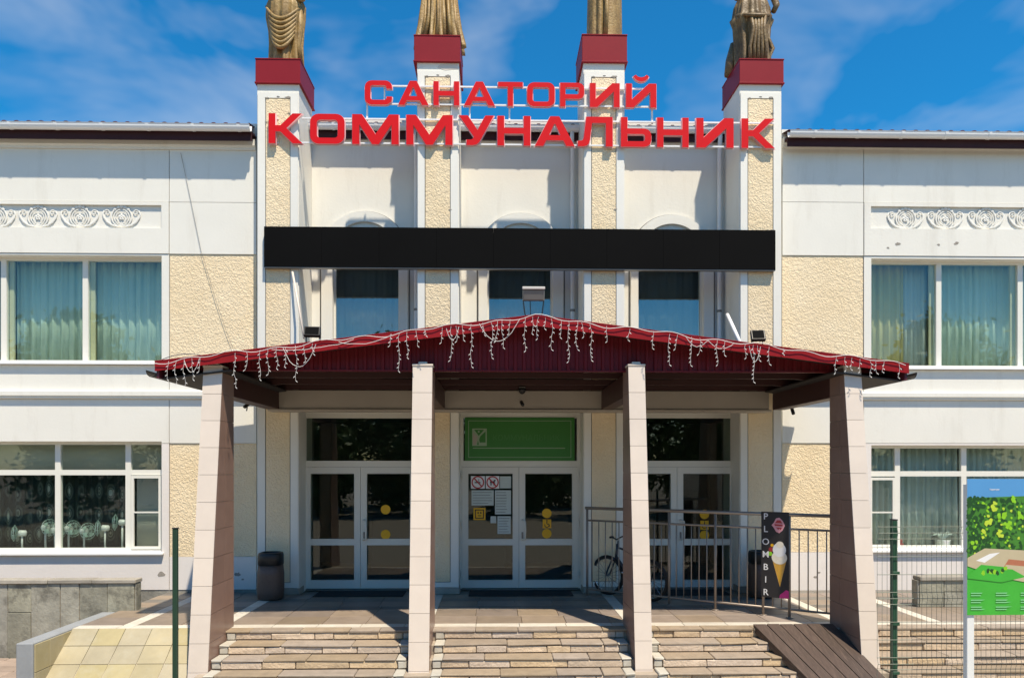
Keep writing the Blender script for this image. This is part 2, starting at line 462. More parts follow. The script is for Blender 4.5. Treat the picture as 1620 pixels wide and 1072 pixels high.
def glass_mat(name, tint, ior, rough=0.0):
    m = bpy.data.materials.new(name)
    m.use_nodes = True
    N, L = m.node_tree.nodes, m.node_tree.links
    N.remove(N['Principled BSDF'])
    out = N['Material Output']
    t = N.new('ShaderNodeBsdfTransparent'); t.inputs['Color'].default_value = (*tint,1)
    gl = N.new('ShaderNodeBsdfGlossy'); gl.inputs['Roughness'].default_value = rough
    lw = N.new('ShaderNodeLayerWeight'); lw.inputs['Blend'].default_value = .5
    pw = N.new('ShaderNodeMath'); pw.operation = 'POWER'; pw.inputs[1].default_value = 5.0
    L.new(lw.outputs['Facing'], pw.inputs[0])
    fr = N.new('ShaderNodeMapRange'); fr.inputs['To Min'].default_value = ior; fr.inputs['To Max'].default_value = 1.0
    L.new(pw.outputs[0], fr.inputs['Value'])
    g = N.new('ShaderNodeNewGeometry')
    n = N.new('ShaderNodeTexNoise'); n.inputs['Scale'].default_value = .9
    L.new(g.outputs['Position'], n.inputs['Vector'])
    bp = N.new('ShaderNodeBump'); bp.inputs['Strength'].default_value = .12; bp.inputs['Distance'].default_value = .02
    L.new(n.outputs['Fac'], bp.inputs['Height']); L.new(bp.outputs['Normal'], gl.inputs['Normal'])
    mx = N.new('ShaderNodeMixShader')
    L.new(fr.outputs['Result'], mx.inputs['Fac']); L.new(t.outputs[0], mx.inputs[1]); L.new(gl.outputs[0], mx.inputs[2])
    L.new(mx.outputs[0], out.inputs['Surface'])
    return m
M['glass'] = glass_mat('window_glass', (.91,.955,.93), .04)
M['glass_up'] = glass_mat('tinted_window_glass', (.91,.965,.945), .065)
M['glass_door'] = glass_mat('door_glass', (.72,.78,.74), .052)
M['glass_arch'] = glass_mat('reflective_window_glass', (.86,.92,.92), .15)

def medallion_mat():
    m = bpy.data.materials.new('dark_medallion_curtain')
    m.use_nodes = True
    N, L = m.node_tree.nodes, m.node_tree.links
    b = N['Principled BSDF']; b.inputs['Roughness'].default_value = .9
    g = N.new('ShaderNodeNewGeometry')
    mp = N.new('ShaderNodeMapping'); mp.inputs['Scale'].default_value = (5.6, 0.0, 2.6)
    L.new(g.outputs['Position'], mp.inputs['Vector'])
    vo = N.new('ShaderNodeTexVoronoi'); vo.inputs['Scale'].default_value = 1.0; vo.inputs['Randomness'].default_value = .35
    L.new(mp.outputs['Vector'], vo.inputs['Vector'])
    cr = N.new('ShaderNodeValToRGB')
    e = cr.color_ramp.elements
    e[0].position = .0; e[0].color = (.50,.52,.42,1)
    e[1].position = .45; e[1].color = (.025,.032,.024,1)
    for p, c in ((.17,(.50,.52,.42,1)),(.20,(.05,.06,.045,1)),(.25,(.26,.29,.22,1)),(.28,(.03,.037,.03,1)),(.36,(.12,.14,.11,1))):
        k = e.new(p); k.color = c
    L.new(vo.outputs['Distance'], cr.inputs['Fac']); L.new(cr.outputs['Color'], b.inputs['Base Color'])
    return m
M['curt_dark'] = medallion_mat()

# ---------------------------------------------------------------- ground and terrace
g = MB().box(-300, 300, -300, 300, -.5, 0).build('ground', M['ground'])
tag(g, kind='structure')
# pavers by the left parapet
y = 8.0
while y < 10.75:
    x = -9.6
    while x < -5.8:
        p = MB().cbox(x+.006, x+.494, y+.006, y+.294, .001, .022+random.uniform(-.003,.003), .006).build('paver', M['paver'], g)
        x += .5
    y += .3

TX0, TX1, TY0, TY1 = -5.52, 10.5, 9.42, 12.62
X_STL, X_STR = XX(357, Y_COLB), 8.4        # stairs from behind the left column to the right
ter = MB().box(X_STL, TX1, TY0+.02, TY1, .001, TER-.024).box(TX0, X_STL-.001, 9.62, TY1, .001, TER-.024).build('terrace', M['mortar'])
tag(ter, kind='structure')
col_px = [(322,352),(653,684),(994,1020),(1335,1362)]
strip_x = [XX(200, 9.7)] + [XX((a+b)/2, 9.5) for a, b in col_px] + [6.0, 7.6]
def paving():
    # rows in depth: white front edging, brown field, grey field near the doors
    def row(y0, y1, lay, x0=TX0, x1=TX1):
        x = x0
        while x < x1-.02:
            w = min(random.choice((.58,.6,.62)), x1-x)
            near = [sx for sx in strip_x if x-.001 < sx-.09 < x+w]
            if near and near[0]-.09-x > .03: w = near[0]-.09-x
            elif near: w = .18
            ns = any(abs((x+w/2)-sx) < .10 and w < .25 for sx in strip_x)
            m = M['floor_white'] if ns else lay
            if w > .03:
                dz = random.uniform(-.0015,.0015)
                MB().cbox(x+.003, x+w-.003, y0+.003, y1-.003, TER-.024, TER+dz, .003).build('tile', m, ter)
            x += w
    row(9.62, 9.80, M['floor_white'])
    ys = [9.80, 10.30, 10.80, 11.05, 11.45, 11.70]
    mats_ = ['floor_brown','floor_brown','floor_grey','floor_brown','floor_grey']
    for i in range(5): row(ys[i], ys[i+1], M[mats_[i]])
    row(11.70, 12.06, M['floor_brown']); 
    row(12.06, 12.34, M['floor_grey'])
paving()
# front edge tiles over the stair head
x = X_STL
while x < X_STR:
    w = random.uniform(.35,.75)
    w = min(w, X_STR-x)
    MB().cbox(x+.003, x+w-.003, TY0-.012, 9.617, TER-.03, TER+random.uniform(-.002,.002), .006, .0015).build('tile', M['sand_tread'], ter)
    x += w

# ---------------------------------------------------------------- stairs
st = thing('entrance_stairs', 'worn sandstone steps leading up between the four canopy columns', 'stairs', ((X_STL+X_STR)/2, 8.7, 0))
NS, RISE, RUN = 6, TER/6.0, .26
core = MB()
fins = [(XX(a,9.3)-.03, XX(b,9.3)+.03) for a, b in col_px]
for i in range(NS):
    z1 = TER - i*RISE
    y0 = TY0 - i*RUN
    if i: core.box(X_STL, X_STR, y0+.03, y0+RUN+.03, .001, z1-.03)
core.build('core', M['mortar'], st)
def step_pieces(x0, x1, endmarks):
    for i in range(NS):
        z1 = TER - i*RISE - (.03 if i == 0 else .028)
        z0 = TER - (i+1)*RISE
        y0 = TY0 - i*RUN
        x = x0
        while x < x1-.02:
            end = (x < x0+.01 or x > x1-.14) and endmarks
            w = .11 if end else random.uniform(.22,.72)
            if x+w > x1-.11 and not end: w = max(x1-.11-x, .02)
            w = min(w, x1-x)
            if w > .03:
                dy = random.uniform(-.008,.008)
                MB().cbox(x+.004, x+w-.004, y0+dy, y0+.05, z0+.004, z1-.004, .008, .004).build('stone', M['quartz'] if end else M['sandstone'], st)
            x += w
        if i < NS-1:
            z1 = TER-(i+1)*RISE
            yb = y0 - RUN
            x = x0
            while x < x1-.02:
                end = (x < x0+.01 or x > x1-.14) and endmarks
                w = .13 if end else random.uniform(.4,.95)
                if x+w > x1-.13 and not end: w = max(x1-.13-x, .02)
                w = min(w, x1-x)
                if w > .03:
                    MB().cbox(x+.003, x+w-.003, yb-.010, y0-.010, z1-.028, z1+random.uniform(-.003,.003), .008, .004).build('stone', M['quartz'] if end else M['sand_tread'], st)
                x += w
step_pieces(fins[0][1]-.02, fins[1][0], True)
step_pieces(fins[1][1], fins[2][0], True)
step_pieces(fins[2][1], fins[3][0], True)
step_pieces(fins[3][1], X_STR, False)

# ---------------------------------------------------------------- tiled slope left of the stairs
SX0, SX1 = TX0, XX(322, 9.3)-.10
sl = thing('tiled_slope', 'sunlit yellow stone tiled slope between grey cheek and left column', 'ramp', ((SX0+SX1)/2, 9.2, 0))
SY0, SY1 = 8.75, 9.62
MB().prism_x([(SY0,.002),(SY1,.002),(SY1,TER-.03)], SX0, SX1).build('bed', M['grout'], sl)
dv = Vector((0, SY1-SY0, TER)); LS = dv.length; dv.normalize(); nv = Vector((0,-dv.z,dv.y))
nx, nsl = 5, 4
wx = (SX1-SX0)/nx
for i in range(nx):
    for k in range(nsl):
        a0, a1 = LS*k/nsl+.004, LS*(k+1)/nsl-.004
        p = lambda xx, a, h: Vector((xx, SY0, 0))+dv*a+nv*h
        x0, x1 = SX0+wx*i+.004, SX0+wx*(i+1)-.004
        h = random.uniform(-.002,.002)
        MB().hexa([p(x0,a0,-.02),p(x1,a0,-.02),p(x1,a1,-.02),p(x0,a1,-.02)],[p(x0,a0,h),p(x1,a0,h),p(x1,a1,h),p(x0,a1,h)]).build('tile', M['yellow_tile'], sl)
ck = thing('cheek_wall', 'low grey cheek wall at left edge of the yellow tiled slope', 'wall', (TX0-.12, 9.7, 0))
CY0 = 8.80
MB().cbox(TX0-.20, TX0-.004, CY0, 10.70, .002, TER, .01).build('wall', M['kerb'], ck)
for k in range(3):
    for j in range(2):
        y0_, y1_ = CY0+.03+k*.29, CY0+.03+(k+1)*.29
        MB().cbox(TX0-.006, TX0+.010, y0_+.004, y1_-.004, .01+j*.34+.004, .01+(j+1)*.34-.004, .003).build('tile', M['yellow_tile'], ck)

# ---------------------------------------------------------------- stone parapets
def parapet(name, label, x0, x1, zb):
    t = thing(name, label, 'wall', ((x0+x1)/2, 10.9, zb), 'stone clad parapets before the wings')
    zt = ZZ(100, 922, 10.8)
    MB().box(x0, x1, 10.815, 10.955, zb, zt-.004).build('core', M['mortar'], t)
    x = x1 if x0 < 0 else x0
    sgn = -1 if x0 < 0 else 1
    first = True
    while (x > x0+.02) if sgn < 0 else (x < x1-.02):
        w = random.uniform(.27,.42)
        a, b = (x-w, x) if sgn < 0 else (x, x+w)
        a, b = max(a,x0), min(b,x1)
        if random.random() < .25:
            zc = zb+(zt-zb)*random.uniform(.35,.65)
            MB().cbox(a+.004,b-.004,10.79+random.uniform(-.006,.006),10.813,zb,zc-.004,.005,.003).build('slab', M['slab'], t)
            MB().cbox(a+.004,b-.004,10.79+random.uniform(-.006,.006),10.813,zc+.004,zt-.006,.005,.003).build('slab', M['slab'], t)
        else:
            MB().cbox(a+.004,b-.004,10.79+random.uniform(-.006,.006),10.813,zb,zt-.006,.005,.003).build('slab', M['slab'], t)
        x += sgn*w
    xe = x1 if x0 < 0 else x0
    MB().cbox(xe+.002 if x0<0 else xe-.022, xe+.022 if x0<0 else xe-.002, 10.80, 10.955, zb, zt-.006, .004).build('slab', M['slab'], t)
    x = x0
    while x < x1-.02:
        w = min(random.uniform(.6,.9), x1-x)
        MB().cbox(x+.003, x+w-.003+(.03 if x+w>=x1-.01 else 0), 10.765, 10.98, zt-.002, zt+.055, .008, .003).build('coping_stone', M['coping'], t)
        x += w
parapet('stone_parapet', 'low grey stone parapet under the left ground floor window', -12.5, XX(213,10.8), .002)
parapet('stone_parapet', 'low grey stone parapet behind the mesh fence on the right', XX(1454,10.8), 12.5, TER+.001)

# ---------------------------------------------------------------- building
bld = thing('sanatorium_building', 'two storey white and cream sanatorium with tall pylons and red caps', 'building', (XX(822,12.3), 12.4, 0))
WL, WR = -15.0, 16.5
XPL, XPR = XX(406,Y_WING), XX(1237,Y_WING)
Z_TOP = ZZ(200, 222, Y_WING)
zl = lambda py: ZZ(200, py, Y_WING)       # left wing heights
zr = lambda py: ZZ(1450, py, Y_WING)      # right wing heights
xl = lambda px: XX(px, Y_WING)
# window openings
LWU = (xl(-262), xl(257), zl(573), zl(405))
LWL = (xl(-262), xl(257), zl(872), zl(698))
RWU = (xl(1377), xl(1905), zr(581), zr(410))
RWL = (xl(1377), xl(1905), zr(868), zr(704))
FACE = Y_WING - .03
def wing(side):
    L_ = side == 'l'
    z_ = zl if L_ else zr
    xo0, xo1 = (WL, XPL) if L_ else (XPR, WR)
    up, lo = (LWU, LWL) if L_ else (RWU, RWL)
    jx = xl(269) if L_ else xl(1365)
    inner = (jx+.006, xo1) if L_ else (xo0, jx-.006)
    outer = (xo0, jx-.006) if L_ else (jx+.006, xo1)
    wall = MB().grid(xo0, xo1, .0+.002, Z_TOP+.30, Y_WING, Y_WING+.38, [up, lo]).build('wall', M['white'], bld)
    yb = Y_WING - .001
    j1, j2, j3, j4, j5 = (z_(320), z_(402), z_(576), z_(701), z_(880)) if L_ else (z_(322), z_(406), z_(585), z_(701), z_(872))
    zt = z_(238)
    zbot = z_(932)
    # joint backing, dark strips recessed behind the panels
    MB().box(jx-.02, jx+.02, Y_WING-.006, Y_WING-.002, zbot+.02, zt-.02).build('joint', M['joint'], wall)
    # panels
    P = lambda a, b, z0, z1, m='white', holes=(), face=FACE, nm='wall_panel': MB().grid(a, b, z0, z1, face, Y_WING-.007, holes).build(nm, M[m], wall)
    g_ = .004
    P(*inner, j1+g_, zt); P(*outer, j1+g_, zt)
    P(*inner, j2+g_, j1-g_)
    fx = (xl(-250), xl(257)) if L_ else (xl(1376), xl(1880))
    fz = (z_(362), z_(325.5)) if L_ else (z_(363), z_(328))
    P(*outer, j2+g_, j1-g_, 'white', [(fx[0],fx[1],fz[0],fz[1])], FACE-.012)
    P(*inner, j3+.02, j2-g_, 'stucco', (), Y_WING-.016, 'stucco_panel')
    # below the upper window: plain, then string course
    zs1, zs0 = (z_(617), z_(632)) if L_ else (z_(620), z_(634))
    P(*inner, zs1, j3+.012); 
    P(*outer, zs1, j2-g_, 'white', [(up[0],up[1],up[2]-.05,up[3]+.0)])
    P(*inner, j4+g_, zs0); P(*outer, j4+g_, zs0, 'white', [(lo[0],lo[1],lo[2],lo[3])])
    P(*inner, j5+g_, j4-g_, 'stucco', (), Y_WING-.016, 'stucco_panel')
    P(*outer, zbot, j4-g_, 'white_base', [(lo[0],lo[1],lo[2]-.05,lo[3])])
    P(*inner, zbot, j5-g_, 'white_base')
    a, b = (xo0, xo1) if L_ else (xo0, xo1)
    MB().prism_x([(Y_WING-.006,zs0+.0),(FACE-.05,zs0+.02),(FACE-.05,zs0+.05),(FACE-.075,zs0+.06),(FACE-.075,zs1-.03),(FACE-.03,zs1-.004),(Y_WING-.006,zs1-.002)], a, b).build('string_course', M['white'], wall)
    # stone foot under the wall panels
    MB().box(xo0, xo1, Y_WING-.02, Y_WING-.003, .003, zbot-.004).build('foot', M['slab'], wall)
    # eaves cornice
    zc0, zc1 = z_(237), z_(223)
    MB().prism_x([(Y_WING-.006,zt+.003),(FACE-.03,zt+.003),(FACE-.04,zt+.05),(FACE-.07,zt+.06),(FACE-.075,zc1+.0),(Y_WING-.006,zc1)], xo0, xo1).build('cornice', M['white'], wall)
    return wall, fx, fz
wall_l, fxl, fzl = wing('l')
wall_r, fxr, fzr = wing('r')

# ----- roof, soffit, gutters
ZG = ZZ(200, 205, 12.0)                   # gutter underside
def eaves(x0, x1, ywall, yg, ZG=ZG):
    MB().prism_x([(yg+.06,ZG+.02),(ywall+.05,ZG+.02),(ywall+.05,ZG+.06),(yg+.06,ZG+.06)], x0, x1).build('soffit', M['soffit'], bld)
    MB().box(x0, x1, yg+.035, yg+.055, ZG-.105, ZG+.15).build('fascia_board', M['soffit'], bld)
    n = 8
    prof = [(yg-.03+.065*math.cos(math.pi+math.pi*k/n), ZG+.10+.085*math.sin(math.pi+math.pi*k/n)) for k in range(n+1)]
    prof2 = [(yg-.03+.058*math.cos(math.pi+math.pi*k/n), ZG+.104+.078*math.sin(math.pi+math.pi*k/n)) for k in range(n,-1,-1)]
    gt = MB().prism_x([(prof[0][0]-.008,prof[0][1]+.012)]+prof+[(prof[-1][0],prof[-1][1]+.03)]+prof2, x0, x1).build('gutter', M['gutter'], bld, False)
    x = x0+.4
    while x < x1-.1:
        n_ = 8
        br = [(yg-.03+.071*math.cos(math.pi+math.pi*k/n_), ZG+.10+.091*math.sin(math.pi+math.pi*k/n_)) for k in range(n_+1)]
        br2 = [(yg-.03+.0655*math.cos(math.pi+math.pi*k/n_), ZG+.10+.0855*math.sin(math.pi+math.pi*k/n_)) for k in range(n_,-1,-1)]
        MB().prism_x(br+br2, x, x+.05).build('bracket', M['gutter'], gt)
        x += .74
    # profiled roof sheet
    m = MB()
    rise = math.tan(R(13))
    y0, y1 = yg-.02, ywall+6
    x = x0
    pts = []
    while x < x1:
        for dx, dz in ((0,0),(.12,0),(.14,.016),(.18,.016),(.20,0)):
            if x+dx < x1: pts.append((x+dx,dz))
        x += .20
    z0_ = ZG+.150
    v = []
    for (px_, dz) in pts: v += [(px_,y0,z0_+dz),(px_,y1,z0_+dz+(y1-y0)*rise),(px_,y1,z0_+dz-.01+(y1-y0)*rise),(px_,y0,z0_+dz-.01)]
    f = []
    for i in range(len(pts)-1):
        o, q = i*4, i*4+4
        f += [(o,q,q+1,o+1),(o+2,q+2,q+3,o+3),(o+3,q+3,q,o)]
    m.add(v, f).build('roof', M['roof'], bld)
eaves(WL, XPL-.004, Y_WING, Y_WING-.26)
eaves(XPR+.004, WR, Y_WING, Y_WING-.26)

# ----- pylons
pyl = [  # outer px, stucco px, cap px, cap y top/bottom
    ((407,473),(420,460),(404,475),(93,131)),
    ((660,726),(672,713),(655,728),(56,97)),
    ((923,988),(935,975),(921,992),(55,98)),
    ((1170,1236),(1182,1223),(1170,1240),(93.5,131.5))]
py_top = []
pyl_x = []
for i, (o, s_, c_, cy) in enumerate(pyl):
    x0, x1 = XX(o[0],Y_PYL), XX(o[1],Y_PYL)
    sx0, sx1 = XX(s_[0],Y_PYL), XX(s_[1],Y_PYL)
    cyp = Y_PYL-.035
    cx0, cx1 = XX(c_[0],cyp), XX(c_[1],cyp)
    mid = (c_[0]+c_[1])/2
    zc1, zc0 = ZZ(mid,cy[0],cyp), ZZ(mid,cy[1],cyp)
    zpt = ZZ(mid, cy[1]+25, Y_PYL)
    p = MB().grid(x0, x1, TER, zc0+.05, Y_PYL, Y_PYL+.86, ()).build('pylon', M['white'], bld)
    # raised white frame around a thrown stucco panel
    w = .035
    MB().grid(x0+.012, x1-.012, TER+.12, zpt+.09, Y_PYL-.020, Y_PYL-.001, [(sx0,sx1,TER+.2,zpt)]).build('frame', M['trim'], p)
    MB().box(sx0+.003, sx1-.003, Y_PYL-.006, Y_PYL-.001, TER+.203, zpt-.003).build('joint', M['joint'], p)
    MB().cbox(sx0+.012, sx1-.012, Y_PYL-.016, Y_PYL-.0065, TER+.21, zpt-.012, .004).build('stucco_panel', M['stucco'], p)
    MB().cbox(x0-.01, x1+.01, Y_PYL-.035, Y_PYL+.3, TER+.001, TER+.115, .012, .006).build('foot', M['coping'], p)
    cap = MB().cbox(cx0, cx1, cyp, Y_PYL+.89, zc0, zc1, .006, .002)
    cap.cbox(cx0-.012, cx1+.012, cyp-.012, Y_PYL+.902, zc0-.012, zc0+.012, .004)
    cap.cbox(cx0-.008, cx1+.008, cyp-.008, Y_PYL+.898, zc1-.012, zc1+.006, .004)
    cap.build('cap', M['cap'], p)
    # cracked paint and bare spots round the panel head
    rp_ = random.Random(40+i)
    for (fx_, fz_, rr_) in ((.08,.0,.022),(.9,.01,.03),(.5,.02,.018),(.95,-.25,.016),(.04,-.4,.014),(.97,-2.2,.02)):
        cx_, cz_ = sx0+(sx1-sx0)*fx_, zpt+fz_
        poly_ = [(cx_+rr_*rp_.uniform(.5,1.3)*1.6*math.cos(2*math.pi*q/9), cz_+rr_*rp_.uniform(.3,.8)*math.sin(2*math.pi*q/9)) for q in range(9)]
        MB().prism_y(poly_, Y_PYL-.0225, Y_PYL-.0203).build('bare_patch', M['joint'] if rr_ < .02 else M['chip'], p)
    if i == 1:
        MB().prism_y([(x0+.38,zc0-.03),(x1-.03,zc0-.02),(x1-.02,zc0-.11),(x0+.46,zc0-.13),(x0+.33,zc0-.09)], Y_PYL-.004, Y_PYL-.0005).build('bare_patch', M['tile_pink'], p)
    py_top.append(((cx0+cx1)/2, Y_PYL+.40, zc1+.006))
    pyl_x.append((x0,x1))

# ----- recess walls between pylons, upper storey with arched windows
ZGR = ZZ(820, 208, Y_REC-.25)             # gutter underside over the recessed bays
win_px = [(527,632,509,646),(771,874,757,891),(1009,1112,997,1128)]
ZCAN = ZZ(820, 560, 12.06)
ZBM = ZZ(820, 640, 12.0)
for i in range(3):
    x0, x1 = pyl_x[i][1]+.001, pyl_x[i+1][0]-.001
    a0, a1, t0, t1 = win_px[i]
    wx0, wx1 = XX(a0,Y_REC), XX(a1,Y_REC)
    tx0, tx1 = XX(t0,Y_REC), XX(t1,Y_REC)
    mid = (a0+a1)/2
    zsp = ZZ(mid, 404+i*1.5, Y_REC)
    zb = ZZ(mid, 560, Y_REC)
    wall = MB().grid(x0, x1, ZBM, ZGR+.3, Y_REC, Y_REC+.3, [(wx0,wx1,zb,zsp)]).build('wall', M['white'], bld)
    # arch ring + jamb trims
    cx, ro, ri = (tx0+tx1)/2, (tx1-tx0)/2, (wx1-wx0)/2
    n = 20
    out = [(cx+ro*math.cos(math.pi*k/n), zsp+ro*math.sin(math.pi*k/n)) for k in range(n+1)]
    inn = [(cx+ri*math.cos(math.pi*k/n), zsp+ri*math.sin(math.pi*k/n)) for k in range(n+1)]
    m = MB()
    for k in range(n):
        m.prism_y([out[k],out[k+1],inn[k+1],inn[k]], Y_REC-.055, Y_REC-.002)
    m.build('arch_trim', M['trim'], wall)
    m = MB()
    for k in range(n):
        o1, o2 = out[k], out[k+1]
        e = lambda p: (cx+(p[0]-cx)*1.022, zsp+(p[1]-zsp)*1.022)
        m.prism_y([e(o1),e(o2),o2,o1], Y_REC-.012, Y_REC-.002)
    m.build('arch_shadow_gap', M['joint'], wall)
    for (u0,u1) in ((tx0,wx0),(wx1,tx1)):
        MB().cbox(u0, u1, Y_REC-.055, Y_REC-.002, zb, zsp-.002, .006).build('jamb_trim', M['trim'], wall)
    MB().box(tx0-.03, tx0-.012, Y_REC-.006, Y_REC-.002, zb, zsp).box(tx1+.012, tx1+.03, Y_REC-.006, Y_REC-.002, zb, zsp).build('joint', M['joint'], wall)
    # window frame and pane
    fr = MB().grid(wx0, wx1, zb, zsp, Y_REC+.08, Y_REC+.13, [(wx0+.03,wx1-.03,zb+.05,zsp-.05)]).build('window', M['plastic'], bld)
    MB().box(wx0+.03, wx1-.03, Y_REC+.10, Y_REC+.108, zb+.05, zsp-.05).build('pane', M['glass_arch'], fr)
    # cornice under the eaves of the recess
    MB().prism_x([(Y_REC-.001,ZGR-.17),(Y_REC-.02,ZGR-.16),(Y_REC-.03,ZGR-.11),(Y_REC-.06,ZGR-.10),(Y_REC-.06,ZGR+.01),(Y_REC-.001,ZGR+.01)], x0+.002, x1-.002).build('cornice', M['white'], wall)
    eaves(x0+.003, x1-.003, Y_REC, Y_REC-.18, ZGR)
    # downpipe in the right hand corner of the bay
    dx = x1-.10
    pts = [(dx-.02,Y_REC-.20,ZGR+.02),(dx-.02,Y_REC-.18,ZGR-.10),(dx,Y_REC-.08,ZGR-.30),(dx,Y_REC-.075,ZCAN+.35),(dx+.02,Y_REC-.2,ZCAN+.1)]
    dp = MB().tube(pts, .038, 10).build('downpipe', M['gutter'], bld, True)
    for zz in (.9, 1.9):
        MB().lathe([(.043,-.02),(.043,.02)], (dx,Y_REC-.078,ZCAN+zz), 10).build('pipe_clip', M['grey_metal'], dp)

# ----- ground floor door wall (behind the canopy)
ZH = ZZ(820, 652, Y_DOOR)
door_px = [(478,661),(728,918),(985,1168)]
leaf_split = [570, 821, 1071.5]
zd = lambda px, py: ZZ(px, py, Y_DOOR)
for i in range(3):
    x0, x1 = pyl_x[i][1]+.001, pyl_x[i+1][0]-.001
    d0, d1 = XX(door_px[i][0],Y_DOOR), XX(door_px[i][1],Y_DOOR)
    mid = sum(door_px[i])/2
    wall = MB().grid(x0, x1, TER+.001, ZBM, Y_DOOR, Y_DOOR+.3, [(d0,d1,TER-.1,ZH)]).build('wall', M['white'], bld)
    # threshold
    MB().box(d0, d1, Y_DOOR-.02, Y_DOOR+.3, TER, TER+.02).build('threshold', M['floor_grey'], wall)
    zt1, zt0 = zd(mid,661), zd(mid,728.5)
    fy0, fy1 = Y_DOOR+.03, Y_DOOR+.10
    zl0 = zd(mid, 738)
    fr = MB().grid(d0, d1, TER+.021, ZH, fy0, fy1, [(d0+.055,d1-.055,zt0,zt1),(d0+.03,d1-.03,TER,zl0)]).build('door_frame', M['plastic'], bld)
    MB().box(d0+.055, d1-.055, fy0+.03, fy0+.038, zt0, zt1).build('pane', M['glass_door'], fr)
    xs = XX(leaf_split[i], Y_DOOR)
    lz0, lz1 = TER+.03, zl0-.004
    for (a, b, right) in ((d0+.033, xs-.003, False),(xs+.003, d1-.033, True)):
        st_ = .105
        h1 = (a+st_, b-st_, zd(mid,852), zd(mid,749))
        h2 = (a+st_, b-st_, zd(mid,917), zd(mid,862))
        ly0 = fy0-.012
        lf = MB().grid(a, b, lz0, lz1, ly0, ly0+.06, [h1,h2]).build('door_leaf', M['plastic'], bld)
        for h in (h1,h2):
            MB().box(h[0], h[1], ly0+.028, ly0+.036, h[2], h[3]).build('pane', M['glass_door'], lf)
            MB().grid(h[0]-.012, h[1]+.012, h[2]-.012, h[3]+.012, ly0-.006, ly0-.001, [h]).build('glazing_bead', M['black_case'] if False else M['plastic'], lf)
        if right:
            hx = a+.055
            z0h, z1h = zd(mid,853), zd(mid,822)
            MB().tube([(hx,ly0,z0h),(hx,ly0-.03,z0h),(hx+.045,ly0-.075,z0h+.02),(hx+.05,ly0-.08,(z0h+z1h)/2),(hx+.045,ly0-.075,z1h-.02),(hx,ly0-.03,z1h),(hx,ly0,z1h)], .015, 8).build('handle', M['plastic'], lf, True)
            MB().cbox(hx-.012, hx+.018, ly0-.008, ly0-.0005, z0h+.02, z0h+.13, .003).build('lock_plate', M['grey_metal'], lf)
        for zz in (lz0+.18, (lz0+lz1)/2, lz1-.2):
            hx = b if right else a
            MB().lathe([(.014,0),(.014,.11)], (hx, ly0-.012, zz), 8).build('hinge', M['plastic'], lf)
    # side trims on the wall
    for (u0,u1) in ((x0+.02, d0-.01),(d1+.01, x1-.02)):
        if u1-u0 > .05: MB().cbox(u0, u1, Y_DOOR-.03, Y_DOOR-.002, TER+.13, ZH+.02, .006).build('jamb_trim', M['trim'], wall)

# lintel beam over the doors
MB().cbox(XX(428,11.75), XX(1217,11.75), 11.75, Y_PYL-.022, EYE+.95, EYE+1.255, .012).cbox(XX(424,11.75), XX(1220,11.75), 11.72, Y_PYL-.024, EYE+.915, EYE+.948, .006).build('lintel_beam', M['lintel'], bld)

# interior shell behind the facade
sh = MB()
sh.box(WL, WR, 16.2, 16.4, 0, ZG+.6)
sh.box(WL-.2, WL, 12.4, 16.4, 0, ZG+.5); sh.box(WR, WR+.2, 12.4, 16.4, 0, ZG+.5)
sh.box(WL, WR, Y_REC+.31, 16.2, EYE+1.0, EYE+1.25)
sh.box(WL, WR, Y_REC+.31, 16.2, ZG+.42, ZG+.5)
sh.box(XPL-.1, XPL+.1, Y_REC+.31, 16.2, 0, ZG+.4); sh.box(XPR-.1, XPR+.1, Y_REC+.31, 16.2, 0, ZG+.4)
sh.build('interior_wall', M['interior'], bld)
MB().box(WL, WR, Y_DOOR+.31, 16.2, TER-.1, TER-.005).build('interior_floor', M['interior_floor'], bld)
# lobby furniture silhouettes stay plain: a counter deep inside
MB().cbox(-2.6, 0.2, 15.2, 15.8, TER, TER+1.05, .02).cbox(1.6, 3.4, 15.3, 15.9, TER, TER+1.1, .02).build('reception_counter', M['interior'], bld)

# ----- wing windows
def window(op, mull, trans, pane_mat, frame_mat, sill=True, sash=None, depth=.12):
    x0, x1, z0, z1 = op
    y0 = Y_WING+depth
    f = .04
    holes = []
    xs = [x0] + mull + [x1]
    zs = [z0] + trans + [z1]
    for i in range(len(xs)-1):
        for k in range(len(zs)-1):
            holes.append((xs[i]+(f if i==0 else .045), xs[i+1]-(f if i==len(xs)-2 else .045), zs[k]+(.05 if k==0 else .045), zs[k+1]-(.05 if k==len(zs)-2 else .045)))
    w = MB().grid(x0, x1, z0, z1, y0, y0+.07, holes).build('window', frame_mat, bld)
    for h in holes:
        MB().box(h[0], h[1], y0+.03, y0+.038, h[2], h[3]).build('pane', pane_mat, w)
    if sash:
        for h in sash:
            MB().grid(h[0], h[1], h[2], h[3], y0-.03, y0-.002, [(h[0]+.045,h[1]-.045,h[2]+.045,(h[2]+h[3])/2-.012),(h[0]+.045,h[1]-.045,(h[2]+h[3])/2+.012,h[3]-.045)]).build('sash', M['plastic'], w)
    if sill:
        MB().prism_x([(Y_WING-.10,z0-.045),(Y_WING-.10,z0-.02),(y0+.005,z0+.012),(y0+.005,z0-.012),(Y_WING-.09,z0-.046)], x0-.04, x1+.04).build('sill', M['gutter'], w)
    return w, holes
lu_m = [xl(-130), xl(-2), xl(128.5)]
wlu, hl = window(LWU, [xl(-133), xl(-2), xl(128.5)], [], M['glass_up'], M['plastic'])
for h in hl:   # inner cream sash posts
    MB().box(h[0]+.002, h[0]+.075, Y_WING+.20, Y_WING+.24, h[2], h[3]).build('inner_sash', M['cream_frame'], wlu)
wru, hr = window(RWU, [xl(1492), xl(1622), xl(1760)], [], M['glass_up'], M['plastic'])
